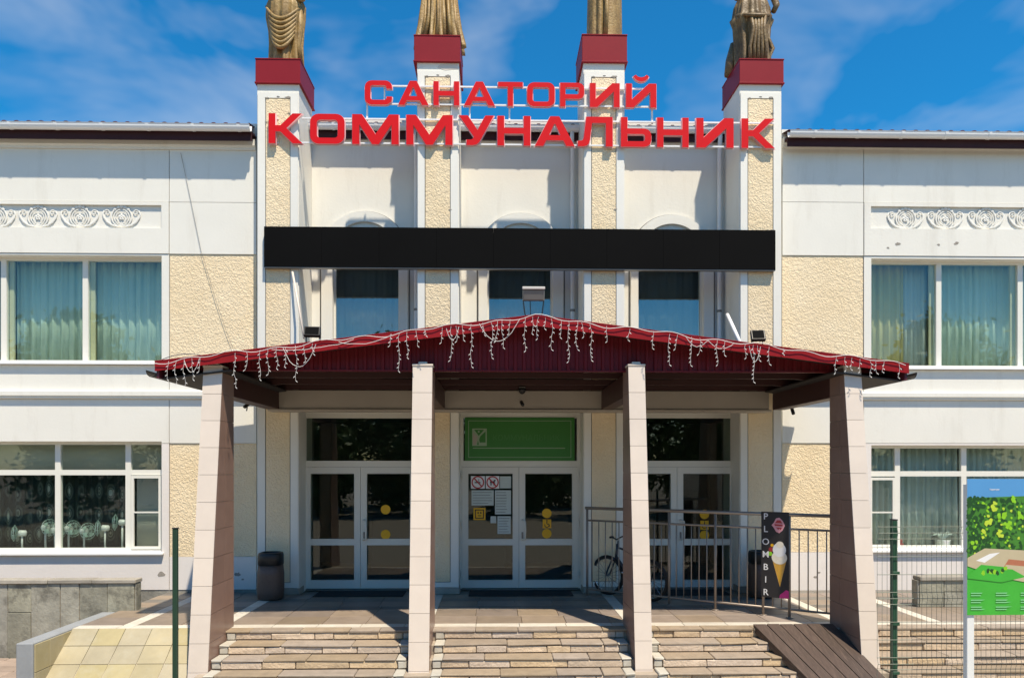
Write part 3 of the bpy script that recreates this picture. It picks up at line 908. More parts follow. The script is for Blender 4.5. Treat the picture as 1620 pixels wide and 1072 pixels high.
for h in hr:
    MB().box(h[1]-.075, h[1]-.002, Y_WING+.20, Y_WING+.24, h[2], h[3]).build('inner_sash', M['cream_frame'], wru)
wll, hll = window(LWL, [xl(-150), xl(-40), xl(84.5), xl(197)], [zl(747)], M['glass'], M['plastic'],
    sash=[(xl(203), xl(251), zl(869), zl(752))])
wrl, hrl = window(RWL, [xl(1426), xl(1532), xl(1650), xl(1770)], [zr(749)], M['glass'], M['plastic'],
    sash=[(xl(1380), xl(1421), zr(866), zr(755))])

# ----- frieze ornaments
def ornament_mesh():
    m = MB()
    W, H = .66, .33
    def flat(pts, r):
        m.tube([(x,0,z) for x,z in pts], r, 6)
    for s in (-1,1):
        # lower leaf arm sweeping up into a volute
        flat([(s*.01,-.155),(s*.08,-.165),(s*.16,-.145),(s*.24,-.09),(s*.295,-.01),(s*.31,.05),(s*.29,.10)], [.008,.014,.020,.022,.018,.013,.008])
        vol = []
        for k in range(16):
            a = R(20 + 30*k); rr = .052*(1-k/19)
            vol.append((s*(.238+rr*math.cos(a)), .065+rr*math.sin(a)))
        flat(vol, .009)
        # shell: nested arcs either side of the rosette
        for r_, w_ in ((.165,.014),(.125,.011),(.09,.009)):
            flat([(s*r_*1.02*math.cos(R(-70+150*k/10)), -.005+r_*math.sin(R(-70+150*k/10))) for k in range(11)], [w_*(.5+.5*math.sin(math.pi*(k+1)/12)) for k in range(11)])
        for k in range(3):
            a = R(48+22*k)
            m.lathe([(.001,-.020),(.020,-.014),(.028,0)], (s*.165*math.cos(a), 0, .168*math.sin(a)), 8, axis='y', cap=False)
    for k in range(5):
        a = R(90+72*k)
        m.lathe([(.001,-.016),(.014,-.012),(.022,0)], (.034*math.cos(a), 0, -.01+.034*math.sin(a)), 8, axis='y', cap=False)
    m.lathe([(.001,-.022),(.012,-.016),(.017,0)], (0,0,-.01), 8, axis='y', cap=False)
    me = m.mesh('ornament', M['ornament'], True)
    return me
orn = ornament_mesh()
def place_orn(px, py, wall):
    o = bpy.data.objects.new('ornament', orn); COL.objects.link(o)
    o.location = (XX(px,Y_WING), Y_WING-.014, ZZ(px,py,Y_WING))
    o.scale = (1.0, .36, 1.0)
    o.parent = wall
for px in (193,127,61,-5,-71,-137): place_orn(px, 343, wall_l)
for px in (1432,1495,1559,1623,1688,1752): place_orn(px, 346, wall_r)

# chipped paint patches
def chip(px, py, r, parent, y):
    n = 11
    cx, cz = XX(px,y), ZZ(px,py,y)
    poly = [(cx+r*random.uniform(.5,1.2)*1.4*math.cos(2*math.pi*k/n), cz+r*random.uniform(.5,1.1)*math.sin(2*math.pi*k/n)) for k in range(n)]
    MB().prism_y(poly, y-.002, y-.0005).build('bare_patch', M['chip'], parent)
chip(254,908,.05,wall_l,FACE); chip(376,908,.04,wall_l,FACE); chip(384,916,.02,wall_l,FACE)
for (px,py,r) in ((1420,386,.035),(1405,392,.02),(1513,385,.035),(1485,387,.02),(1290,912,.025),(1296,905,.02)): chip(px,py,r,wall_r,FACE-.013 if px>1365 and py<600 else FACE)

# ---------------------------------------------------------------- curtains, blinds, fans behind the glass
def curtain(x0, x1, z0, z1, y, wl_, amp, m, label, name='curtain', group=None):
    n = max(12, int((x1-x0)/.018))
    v, f = [], []
    ph = random.uniform(0,6)
    for k in range(n+1):
        t = k/n
        x = x0+(x1-x0)*t
        a = 2*math.pi*(x/wl_)
        d = amp*(math.sin(a+ph+.7*math.sin(x*5+ph))+.4*math.sin(2.3*a+ph))
        for j, z in enumerate((z0,(z0+z1)/2,z1)):
            s = (1.0,.9,.6)[j]
            v.append((x+ .01*math.sin(a*1.7)*s, y+d*s, z))
    for k in range(n):
        for j in range(2):
            o = k*3+j
            f.append((o,o+3,o+4,o+1))
    o = MB().add(v,f).build(name, m, None, True)
    sm = o.modifiers.new('thick','SOLIDIFY'); sm.thickness = .004
    return tag(o, label, 'curtain' if name=='curtain' else 'blind', group)
yc = Y_WING+.42
def span(px0, px1): return xl(px0), xl(px1)
for i,(a,b) in enumerate(((-262,-135),(-131,-4),(1,124),(133,256))):
    if b < 0: continue
    curtain(xl(a), xl(b), LWU[2]-.05, LWU[3]+.1, yc, .16, .028, M['curt_green'],
        'pale green curtain behind upper left window, ' + ('left pane' if i==2 else 'pane nearest the cream stucco'))
curtain(xl(1378), xl(1450), RWU[2]-.05, RWU[3]+.1, yc, .14, .030, M['curt_gold'], 'gold curtain in upper right window beside the cream stucco')
curtain(xl(1446), xl(1492), RWU[2]-.05, RWU[3]+.1, yc+.05, .11, .020, M['curt_grey'], 'grey net curtain between the gold curtain and window mullion')
curtain(xl(1494), xl(1700), RWU[2]-.05, RWU[3]+.1, yc, .14, .028, M['curt_green'], 'pale green curtain in upper right window, right pane')
curtain(xl(-40), xl(197), LWL[2]-.05, zl(744), yc+.16, .13, .025, M['curt_dark'], 'dark green medallion curtain behind the fans')
curtain(xl(198), xl(256), LWL[2]-.02, zl(744), yc, 2.0, .003, M['blind'], 'plain grey blind in the narrow lower left casement', 'blind')
curtain(xl(-60), xl(256), zl(747), LWL[3]+.05, yc+.01, 2.0, .003, M['blind'], 'grey blind in the top lights of the lower left window', 'blind')
curtain(xl(1378), xl(1540), RWL[2]-.02, RWL[3]+.05, yc, .12, .030, M['curt_grey'], 'grey green curtain in lower right window beside the right column')
curtain(xl(1545), xl(1700), RWL[2]-.02, RWL[3]+.05, yc, .12, .030, M['curt_grey'], 'grey green curtain in lower right window above the map board')
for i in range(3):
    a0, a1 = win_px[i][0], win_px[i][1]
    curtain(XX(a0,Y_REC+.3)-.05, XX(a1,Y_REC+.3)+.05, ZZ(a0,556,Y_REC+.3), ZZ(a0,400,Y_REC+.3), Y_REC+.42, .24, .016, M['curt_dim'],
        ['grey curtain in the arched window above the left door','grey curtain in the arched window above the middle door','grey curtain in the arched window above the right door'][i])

def fan(px_c, py_c, px_m, label, rot):
    yf = Y_WING+.30
    xm, zm = xl(px_m), zl(py_c)
    xc = xl(px_c)
    z0 = LWL[2]+.0
    t = thing('desk_fan', label, 'fan', (xm, yf, z0), 'desk fans on the window ledge')
    s = 1 if xc > xm else -1
    r = .14
    d = Vector((s*math.cos(rot), -math.sin(rot), .05)).normalized()
    mot = Vector((xm,yf,zm))
    hub = mot + d*.11
    MB().tube([mot-d*.07, mot-d*.05, mot+d*.04, mot+d*.06], [.03,.052,.055,.03], 10).build('motor', M['fan_white'], t, True)
    MB().tube([(xm,yf,z0+.01),(xm,yf,zm-.04)], .016, 8).build('stand', M['fan_white'], t, True)
    MB().lathe([(.085,0),(.085,.012),(.05,.03),(.02,.04)], (xm,yf,z0), 14).build('base', M['fan_white'], t, True)
    a = d.orthogonal().normalized(); b = d.cross(a)
    m = MB()
    for off, rr in ((-.03,.085),(0,r),(.03,.095)):
        m.tube([hub+d*off+(a*math.cos(2*math.pi*k/18)+b*math.sin(2*math.pi*k/18))*rr for k in range(19)], .004, 4)
    for k in range(14):
        q = a*math.cos(2*math.pi*k/14)+b*math.sin(2*math.pi*k/14)
        m.tube([hub-d*.045+q*.03, hub-d*.03+q*.085, hub+q*r, hub+d*.03+q*.095, hub+d*.045+q*.02], .002, 4)
    m.build('cage', M['fan_cage'], t)
    m = MB()
    for k in range(4):
        q0 = 2*math.pi*k/4
        pts = [hub+(a*math.cos(q0+u)+b*math.sin(q0+u))*rr+d*h for (u,rr,h) in ((-.1,.03,0),(.35,.05,.01),(.5,.11,.018),(.1,.12,0),(-.35,.10,-.015))]
        m.add(pts, [(0,1,2,3,4)])
    m.build('blades', M['fan_cage'], t)
fan(6,845,16.5,'white desk fan nearest the left picture edge',.45)
fan(67,836,54.5,'white desk fan left of the first window mullion, motor on its left',.45)
fan(78,840,70,'desk fan half hidden behind the first window mullion',.35)
fan(100,838,92,'desk fan just right of the first window mullion',.4)
fan(128,842,117,'white desk fan in the middle of the second lower left pane',.5)
fan(139,837,151,'white desk fan with its cage turned left, second from the narrow casement',.5)
fan(168,828,179,'tall white desk fan nearest the narrow casement',.35)

# pot plant and red ornament on the right sill
t = thing('pot_plant', 'white pot with spiky pale plant on the lower right window ledge', 'plant', (xl(1506), Y_WING+.24, RWL[2]))
MB().lathe([(.09,0),(.11,.02),(.12,.12),(.13,.13),(.11,.13)], (xl(1506),Y_WING+.26,RWL[2]), 16).build('pot', M['pot'], t, True)
m = MB()
for k in range(16):
    a = 2*math.pi*k/16; l = random.uniform(.14,.22)
    c = Vector((xl(1506),Y_WING+.26,RWL[2]+.13))
    m.tube([c, c+Vector((math.cos(a)*l*.5,math.sin(a)*l*.3,.10)), c+Vector((math.cos(a)*l,math.sin(a)*l*.4,.06+random.uniform(0,.1)))], [.014,.012,.002], 5)
m.build('leaves', M['curt_grey'], t)
o = MB().lathe([(.03,0),(.05,.02),(.045,.07),(.025,.09),(.035,.11),(.03,.14),(.005,.16)], (xl(1436),Y_WING+.22,RWL[2]), 14).build('figurine', M['red_toy'], None, True)
tag(o, 'small dark red figurine on lower right window ledge beside the mullion', 'figurine')

# ---------------------------------------------------------------- statues on the pylons
def drape(c, prof, n, folds, seed, sx=1.0, sy=.8, extra=None):
    rnd = random.Random(seed)
    comp = [(k, rnd.uniform(0,6.28), rnd.uniform(-1.2,1.2), a) for (k,a) in folds]
    m = MB(); v, f = [], []
    rows = []
    for i in range(len(prof)-1):
        (r0,h0,fo0,dx0),(r1,h1,fo1,dx1) = prof[i], prof[i+1]
        st_ = max(1,int((h1-h0)/.035))
        for k in range(st_):
            t = k/st_; rows.append((r0+(r1-r0)*t, h0+(h1-h0)*t, fo0+(fo1-fo0)*t, dx0+(dx1-dx0)*t))
    rows.append(prof[-1])
    for (r,h,fo,dx) in rows:
        for k in range(n):
            t = 2*math.pi*k/n
            w = 0
            for (kk,ph,tw,a) in comp:
                q = math.sin(kk*t+ph+tw*h)
                w += a*(abs(q)**.7*(1 if q>0 else -1))
            if extra: w += extra(t,h)
            rr = r*(1+fo*w)
            v.append((c[0]+dx+rr*sx*math.cos(t), c[1]+rr*sy*math.sin(t), c[2]+h))
    for i in range(len(rows)-1):
        for k in range(n):
            f.append((i*n+k, i*n+(k+1)%n, (i+1)*n+(k+1)%n, (i+1)*n+k))
    f.append(tuple(range(n-1,-1,-1))); f.append(tuple(range((len(rows)-1)*n, len(rows)*n)))
    return m.add(v,f)
def upper(hip, waist):   # torso, neck and head above the skirt
    return [(waist,1.30,.25,0),(.205,1.52,.2,0),(.225,1.66,.15,0),(.17,1.78,.08,0),(.075,1.84,0,0),(.066,1.92,0,0),(.095,1.97,0,0),(.122,2.06,.03,0),(.118,2.14,.05,0),(.075,2.21,.05,0),(.01,2.24,0,0)]
def arms(m, c, l_pts, r_pts):
    for pts in (l_pts, r_pts):
        MB().tube([Vector(c)+Vector(p) for p in pts], [.075,.065,.055,.045,.035][:len(pts)], 10).build('arm', sm_, t, True)
lab = ['draped gilded statue with hanging swag folds on leftmost pylon',
       'draped gilded statue with widely flared skirt, second pylon from left',
       'draped gilded statue with smooth split robe, third pylon from left',
       'draped dark bronze statue with ribbons at its side on rightmost pylon']
def swag(m, c, xc, z, hw, depth, yr, r):
    pts = []
    for k in range(13):
        u = -1+2*k/12
        pts.append((c[0]+xc+hw*u, c[1]-yr*math.sqrt(max(.05,1-(u*.93)**2)), c[2]+z-depth*(1-u*u)))
    m.tube(pts, [r*(.55+.45*math.sin(math.pi*k/12)) for k in range(13)], 8)
for i in range(4):
    c = py_top[i]
    if i == 0:   c = (XX(452,Y_PYL+.30), Y_PYL+.34, c[2])
    elif i == 1: c = (XX(695,Y_PYL+.35), Y_PYL+.40, c[2])
    elif i == 2: c = (XX(957,Y_PYL+.3), Y_PYL+.36, c[2])
    else:        c = (XX(1191,Y_PYL+.35), Y_PYL+.40, c[2])
    t = thing('statue', lab[i], 'statue', c, 'statues on the pylons')
    sm_ = M['statue_dark'] if i == 3 else M['statue']
    if i == 0:
        prof = [(.27,.0,.9,0),(.265,.05,1,0),(.25,.4,1,0),(.27,.62,.7,0),(.31,.85,.5,-.01),(.31,1.05,.4,0)]+upper(0,.22)
        m = drape(c, prof, 96, [(9,.13),(17,.07),(5,.05)], 3)
    elif i == 1:
        prof = [(.39,.0,1.2,0),(.385,.06,1.2,0),(.34,.3,1.1,0),(.30,.7,.9,0),(.285,.95,.6,0)]+upper(0,.2)
        m = drape(c, prof, 96, [(11,.13),(19,.08),(6,.06)], 5)
    elif i == 2:
        prof = [(.30,.0,.5,0),(.295,.1,.5,0),(.29,.5,.5,0),(.285,.9,.5,0)]+upper(0,.22)
        m = drape(c, prof, 96, [(4,.06),(7,.05),(15,.02)], 9, extra=lambda tt,h: -.42*math.exp(-((tt-4.58)/.16)**2)*(1 if h<.95 else 0)-.20*math.exp(-((tt-4.05)/.12)**2))
    else:
        prof = [(.29,.0,.9,.03),(.285,.1,1,.02),(.27,.5,1,0),(.29,.75,.8,0),(.34,.88,.7,0),(.31,.93,.6,0),(.29,1.1,.5,0)]+upper(0,.22)
        m = drape(c, prof, 96, [(8,.11),(15,.07),(23,.03)], 13)
    m.build('robe', sm_, t, True)
    m = MB()
    if i == 0:
        for k in range(7): swag(m, c, -.02, 1.02-k*.07, .29-.012*k, .30+.01*k, .27, .034)
        m.tube([(c[0]+.24,c[1]-.08,c[2]+1.1),(c[0]+.25,c[1]-.08,c[2]+.7),(c[0]+.22,c[1]-.1,c[2]+.4),(c[0]+.25,c[1]-.05,c[2]+.02)], [.05,.06,.05,.06], 8)
        arms(m, c, [(-.22,0,1.66),(-.31,-.05,1.40),(-.22,-.2,1.2),(-.08,-.26,1.25)], [(.22,0,1.66),(.32,-.02,1.38),(.3,-.12,1.15),(.25,-.2,1.1)])
    elif i == 1:
        for k in range(9):
            a = R(200+k*17)
            m.tube([(c[0]+.27*math.cos(a),c[1]+.22*math.sin(a),c[2]+.9),(c[0]+.30*math.cos(a+.05),c[1]+.25*math.sin(a+.05),c[2]+.45),(c[0]+.385*math.cos(a),c[1]+.315*math.sin(a),c[2]+.02)], [.02,.032,.045], 7)
        arms(m, c, [(-.22,0,1.66),(-.34,-.02,1.42),(-.38,-.12,1.2)], [(.22,0,1.66),(.33,-.05,1.72),(.38,-.1,1.95)])
    elif i == 2:
        m.tube([(c[0]-.02,c[1]-.235,c[2]+.02),(c[0]+.005,c[1]-.245,c[2]+.5),(c[0]-.0,c[1]-.24,c[2]+1.0)], [.04,.035,.03], 8)
        arms(m, c, [(-.22,0,1.66),(-.32,-.03,1.4),(-.26,-.18,1.2)], [(.22,0,1.66),(.32,-.03,1.4),(.34,-.1,1.12)])
    else:
        for k in range(5):
            m.tube([(c[0]-.10+k*.06,c[1]-.25,c[2]+.86),(c[0]-.07+k*.045,c[1]-.27,c[2]+.6),(c[0]-.12+k*.07,c[1]-.25,c[2]+.3),(c[0]-.1+k*.06,c[1]-.24,c[2]+.03)], [.03,.035,.03,.035], 7)
        swag(m, c, 0, .92, .30, .10, .28, .035)
        m.tube([(c[0]+.27,c[1]-.05,c[2]+.9),(c[0]+.26,c[1]-.08,c[2]+.55),(c[0]+.33,c[1]-.1,c[2]+.36),(c[0]+.27,c[1]-.1,c[2]+.22),(c[0]+.3,c[1]-.08,c[2]+.02)], [.02,.03,.035,.03,.02], 7)
        m.tube([(c[0]-.28,c[1]+.1,c[2]+.55),(c[0]-.33,c[1]+.12,c[2]+.25),(c[0]-.36,c[1]+.1,c[2]+.0)], [.06,.09,.09], 8)
        arms(m, c, [(-.22,0,1.66),(-.33,-.02,1.42),(-.3,-.14,1.2)], [(.22,0,1.66),(.34,-.02,1.4),(.40,-.08,1.12),(.34,-.1,1.0)])
    m.build('drapery_folds', sm_, t, True)

# ---------------------------------------------------------------- black display board across the pylons
YS = Y_PYL-.118
t = thing('display_board', 'long blank black display board fixed across the four pylons', 'display', (XX(822,YS), Y_PYL-.03, ZZ(822,427,YS)))
bx0, bx1, bz0, bz1 = XX(417.5,YS), XX(1227,YS), ZZ(822,425.5,YS), ZZ(822,361,YS)
nmod = 9
for k in range(nmod):
    a, b = bx0+(bx1-bx0)*k/nmod, bx0+(bx1-bx0)*(k+1)/nmod
    MB().cbox(a+.0003, b-.0003, YS, YS+.08, bz0+.01, bz1, .003).build('screen_panel', M['black'], t)
MB().box(bx0, bx1, YS+.004, YS+.10, bz0, bz0+.009).build('bottom_rail', M['grey_metal'], t)
MB().box(bx0+.02, bx1-.02, YS+.081, Y_PYL-.021, bz0+.05, bz1-.05).build('housing', M['black_case'], t)

# ---------------------------------------------------------------- red rooftop lettering
def rrect(x0, z0, x1, z1, r, n=5):
    pts = []
    for (cx, cz, a0) in ((x1-r,z0+r,-90),(x1-r,z1-r,0),(x0+r,z1-r,90),(x0+r,z0+r,180)):
        for k in range(n+1):
            a = R(a0+90*k/n); pts.append((cx+r*math.cos(a), cz+r*math.sin(a)))
    return pts
T_, H_ = .215, .20
def glyph(ch):
    t = T_
    if ch == 'К': return 1.06, [[(0,0),(t,0),(t,.395),(.37,.395),(.76,0),(1.06,0),(.56,.505),(1.04,1),(.75,1),(.37,.605),(t,.605),(t,1),(0,1)]]
    if ch == 'О': return 1.08, [rrect(0,0,1.08,1,.27), rrect(t,H_,1.08-t,1-H_,.10)[::-1]]
    if ch == 'М': return 1.40, [[(0,0),(t,0),(t,.66),(.60,0),(.80,0),(1.4-t,.66),(1.4-t,0),(1.4,0),(1.4,1),(1.11,1),(.70,.34),(.29,1),(0,1)]]
    if ch == 'У': return 1.10, [[(0,1),(.28,1),(.585,.52),(.83,1),(1.10,1),(.69,.20),(.63,.09),(.54,.02),(.43,0),(.24,0),(.24,.19),(.38,.19),(.44,.22),(.47,.28)]]
    if ch == 'Н': return 1.06, [[(0,0),(t,0),(t,.40),(1.06-t,.40),(1.06-t,0),(1.06,0),(1.06,1),(1.06-t,1),(1.06-t,.60),(t,.60),(t,1),(0,1)]]
    if ch == 'А': return 1.24, [[(0,0),(.26,0),(.355,.19),(.885,.19),(.98,0),(1.24,0),(.76,1),(.48,1)],[(.445,.365),(.60,.74),(.64,.74),(.795,.365)]]
    if ch == 'Л': return 1.12, [[(0,0),(.19,0),(.29,.03),(.355,.10),(.39,.22),(.455,.79),(.90,.79),(.90,0),(1.12,0),(1.12,1),(.27,1),(.19,.31),(.17,.23),(.12,.195),(0,.19)]]
    if ch == 'Ь': return 1.0, [[(0,0),(.78,0),(.90,.04),(.97,.11),(1.0,.22),(1.0,.40),(.97,.51),(.90,.58),(.78,.62),(t,.62),(t,1),(0,1)],[(t,.19),(t,.43),(.72,.43),(.77,.41),(.79,.36),(.79,.26),(.77,.21),(.72,.19)]]
    if ch == 'Р': return 1.0, [[(0,0),(t,0),(t,.33),(.78,.33),(.90,.37),(.97,.44),(1.0,.54),(1.0,.79),(.97,.89),(.90,.96),(.78,1),(0,1)],[(t,.52),(t,.81),(.72,.81),(.77,.79),(.79,.74),(.79,.59),(.77,.54),(.72,.52)]]
    if ch in 'ИЙ':
        w = 1.10
        return w, [[(0,0),(.27,0),(w-t,.66),(w-t,0),(w,0),(w,1),(w-.27,1),(t,.34),(t,1),(0,1)]]
    if ch == 'Т': return 1.06, [[(.42,0),(.64,0),(.64,.80),(1.06,.80),(1.06,1),(0,1),(0,.80),(.42,.80)]]
    if ch == 'С':
        o = rrect(0,0,1.06,1,.27); i = rrect(t,H_,1.06-t,1-H_,.10)
        n = 6
        # open on the right: outer corners run from lower right end round to upper right end
        outer = [(1.06,.27)]+[p for p in o[0:6]][::-1][0:0]
        br, tr, tl, bl = o[0:n], o[n:2*n], o[2*n:3*n], o[3*n:4*n]
        ibr, itr, itl, ibl = i[0:n], i[n:2*n], i[2*n:3*n], i[3*n:4*n]
        path = [(1.06,.66)] + tr + tl + bl + br + [(1.06,.34),(1.06-t,.34)] + ibr[::-1] + ibl[::-1] + itl[::-1] + itr[::-1] + [(1.06-t,.66)]
        return 1.06, [path]
def curve_mesh(name, loops, ext, mats, off=0.0, y=0.0):
    cu = bpy.data.curves.new(name, 'CURVE')
    cu.dimensions = '2D'; cu.fill_mode = 'BOTH'; cu.extrude = ext; cu.offset = off
    for lp in loops:
        sp = cu.splines.new('POLY'); sp.points.add(len(lp)-1)
        for k, p in enumerate(lp): sp.points[k].co = (p[0], p[1], 0, 1)
        sp.use_cyclic_u = True
    ob = bpy.data.objects.new(name, cu); COL.objects.link(ob)
    dg = bpy.context.evaluated_depsgraph_get()
    me = bpy.data.meshes.new_from_object(ob.evaluated_get(dg))
    bpy.data.objects.remove(ob); bpy.data.curves.remove(cu)
    me.transform(Matrix.Rotation(R(90),4,'X'))
    me.transform(Matrix.Translation((0,y,0)))
    me.materials.clear()
    for m in mats: me.materials.append(m)
    if len(mats) > 1:
        for p in me.polygons: p.material_index = 0 if p.normal.y < -.5 else 1
    return me
YL = Y_PYL-.08
sg = thing('rooftop_sign', 'red letter sign on white rods across the pylons below the statues', 'sign', (XX(822,YL), YL, ZZ(822,234,YL)))
big = [('К',425.5,479),('О',491,545.5),('М',557.5,631),('М',643,716),('У',726,781.5),('Н',787,839),('А',846,909),('Л',914,969),('Ь',982,1030),('Н',1039,1089),('И',1101,1160),('К',1172.5,1225)]
small = [('С',577.5,620.5),('А',630,678),('Н',686,726.5),('А',734,783),('Т',788,827),('О',834,877.5),('Р',886,924),('И',933,980),('Й',990,1038)]
def letters(row, ytop, ybot, rm):
    z0, z1 = ZZ(rm,ybot,YL), ZZ(rm,ytop,YL)
    for ch, p0, p1 in row:
        x0, x1 = XX(p0,YL), XX(p1,YL)
        w, loops = glyph(ch)
        kx, kz = (x1-x0)/w, (z1-z0)
        lp = [[(x0+p[0]*kx, z0+p[1]*kz) for p in l] for l in loops]
        if ch == 'Й':
            br = []
            for k in range(9):
                a = R(200+140*k/8); br.append((.55+.30*math.cos(a), 1.42+.34*math.sin(a)))
            for k in range(8,-1,-1):
                a = R(200+140*k/8); br.append((.55+.20*math.cos(a), 1.42+.16*math.sin(a)))
            lp.append([(x0+p[0]*kx, z0+p[1]*kz) for p in br])
        me = curve_mesh('letter', lp, .022, [M['letter'], M['letter_edge']], 0, YL)
        o = link('letter', me, sg)
        me2 = curve_mesh('letter_rim', lp, .003, [M['letter_edge']], .011, YL+.020)
        link('backing_rim', me2, o)
    return z0, z1
bz = letters(big, 184.5, 231.5, 822)
sz = letters(small, 131, 169, 808)
yr = YL+.038
for (a,b,z) in ((478,1225,bz[1]-.05),(470,1225,bz[0]+.04),(600,1036,sz[1]-.06),(600,1036,sz[0]+.04)):
    MB().box(XX(a,yr), XX(b,yr), yr-.012, yr+.012, z-.012, z+.012).build('rod', M['rod'], sg)
for px in (580.5, 743, 806, 1032):
    MB().box(XX(px,yr)-.014, XX(px,yr)+.014, yr+.0125, yr+.036, bz[1]-.07, sz[0]+.06).build('upright', M['rod'], sg)
for (x0,x1) in pyl_x:
    for z in (bz[1]-.05, bz[0]+.04):
        MB().box((x0+x1)/2-.012, (x0+x1)/2+.012, yr+.0125, Y_PYL-.017, z-.011, z+.011).build('bracket', M['rod'], sg)
MB().box(XX(608,yr)-.01, XX(608,yr)+.012, yr+.0125, yr+.036, sz[0]+.02, sz[1]-.03).build('upright', M['rod'], sg)

# ---------------------------------------------------------------- entrance canopy
YF = 9.16                                   # roof front edge
can = thing('entrance_canopy', 'dark red gabled entrance canopy on four tiled columns', 'canopy', (XX(845,9.5), 9.5, 0))
rx, rzt = XX(845,YF), ZZ(845,499,YF)
lx, lzt = XX(246,YF), ZZ(246,572,YF)
qx, qzt = XX(1437,YF), ZZ(1437,576,YF)
ezt = (lzt+qzt)/2
lxx, qxx = lx, qx
def slope(xa, za, xb, zb, y0, y1, th, dz=0):
    return [(xa,y0,za+dz-th),(xb,y0,zb+dz-th),(xb,y1,zb+dz-th),(xa,y1,za+dz-th)],[(xa,y0,za+dz),(xb,y0,zb+dz),(xb,y1,zb+dz),(xa,y1,za+dz)]
rf = MB().hexa(*slope(lxx,ezt,rx,rzt,YF+.02,Y_PYL-.03,.03)).build('roof', M['soffit'], can)
rf2 = MB().hexa(*slope(rx+.001,rzt,qxx,ezt,YF+.02,Y_PYL-.03,.03)).build('roof', M['soffit'], can)
# underside boarding
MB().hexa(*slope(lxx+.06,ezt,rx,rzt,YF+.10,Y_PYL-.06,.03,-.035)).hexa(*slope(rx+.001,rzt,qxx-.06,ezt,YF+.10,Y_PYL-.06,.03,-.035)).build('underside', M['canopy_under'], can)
# red verge flashing
TH = .115
MB().prism_y([(lxx-.01,ezt+.012),(rx,rzt+.012),(rx,rzt-TH-.01),(lxx-.01,ezt-TH)], YF, YF+.019).prism_y([(rx+.0005,rzt+.012),(qxx+.01,ezt+.012),(qxx+.01,ezt-TH),(rx+.0005,rzt-TH-.01)], YF, YF+.019).build('verge_flashing', M['canopy_red'], can)
MB().hexa(*slope(lxx-.01,ezt,rx,rzt,YF-.004,YF+.18,.012,.013)).hexa(*slope(rx+.001,rzt,qxx+.01,ezt,YF-.004,YF+.18,.012,.013)).build('ridge_flashing', M['canopy_red'], can)
# profiled tympanum sheet
YT = YF+.34
zty = ZZ(840,585.5,YT)
def roofz(x):
    if x < rx: return ezt+(rzt-ezt)*(x-lxx)/(rx-lxx)
    return ezt+(rzt-ezt)*(qxx-x)/(qxx-rx)
m = MB()
pts = []
x = XX(300,YT)
xe = XX(1395,YT)
while x < xe:
    for dx, dy in ((0,0),(.05,0),(.06,-.022),(.095,-.022),(.105,0)):
        if x+dx < xe: pts.append((x+dx, YT+dy))
    x += .115
v = []
for (a,b) in pts:
    v += [(a,b,zty),(a,b,max(roofz(a)-.07,zty+.01)),(a,b+.004,max(roofz(a)-.07,zty+.01)),(a,b+.004,zty)]
f = []
for k in range(len(pts)-1):
    o, q = 4*k, 4*k+4
    f += [(o,q,q+1,o+1),(o+3,o+2,q+2,q+3),(o,o+3,q+3,q),(o+1,q+1,q+2,o+2)]
m.add(v,f).build('tympanum_sheet', M['tympanum'], can)
MB().box(XX(300,YT), XX(1395,YT), YT-.03, YT+.03, zty-.022, zty-.001).build('bottom_trim', M['tympanum'], can)
# infill between the pylons, added to stop light leaking in behind the canopy roof
for i in range(3):
    xa, xb = pyl_x[i][1]+.002, pyl_x[i+1][0]-.002
    top = [(xb,roofz(xb)-.04)] + ([(rx,rzt-.04)] if xa < rx < xb else []) + [(xa,roofz(xa)-.04)]
    MB().prism_y([(xa,EYE+1.20),(xb,EYE+1.20)]+top, Y_PYL-.021, Y_REC-.002).build('light_stop', M['canopy_under'], can)
# side eaves gutters
for (ex, s) in ((lxx,-1),(qxx,1)):
    n = 8
    cx, cz = ex+s*.06, ezt-.10
    prof = [(cx+.075*math.cos(math.pi+math.pi*k/n), cz+.09*math.sin(math.pi+math.pi*k/n)) for k in range(n+1)]
    prof += [(cx+.066*math.cos(math.pi+math.pi*k/n), cz+.081*math.sin(math.pi+math.pi*k/n)) for k in range(n,-1,-1)]
    MB().prism_y(prof, YF+.03, Y_PYL-.3).build('gutter', M['black_case'], can)
    MB().box(min(ex,ex-s*.03), max(ex,ex-s*.03), YF+.03, Y_PYL-.3, ezt-.20, ezt-.04).build('eaves_board', M['roof'], can)
    MB().prism_y([(ex-s*.04,ezt-.21),(ex-s*.9,ezt-.10),(ex-s*.9,ezt-.08),(ex-s*.04,ezt-.19)], YF+.10, Y_PYL-.4).build('soffit', M['canopy_under'], can)
# truss rafters under the roof
for yy in (10.2, 11.0, 11.7):
    m = MB()
    for (xa,xb) in ((lxx+.3,rx-.02),(rx+.02,qxx-.3)):
        za, zb = roofz(xa)-.09, roofz(xb)-.09
        m.hexa([(xa,yy,za-.10),(xb,yy,zb-.10),(xb,yy+.06,zb-.10),(xa,yy+.06,za-.10)],[(xa,yy,za),(xb,yy,zb),(xb,yy+.06,zb),(xa,yy+.06,za)])
    m.build('rafter', M['beam'], can)
    MB().box(lxx+.55, qxx-.55, yy+.001, yy+.059, EYE+1.262, EYE+1.34).build('tie_beam', M['beam'], can)
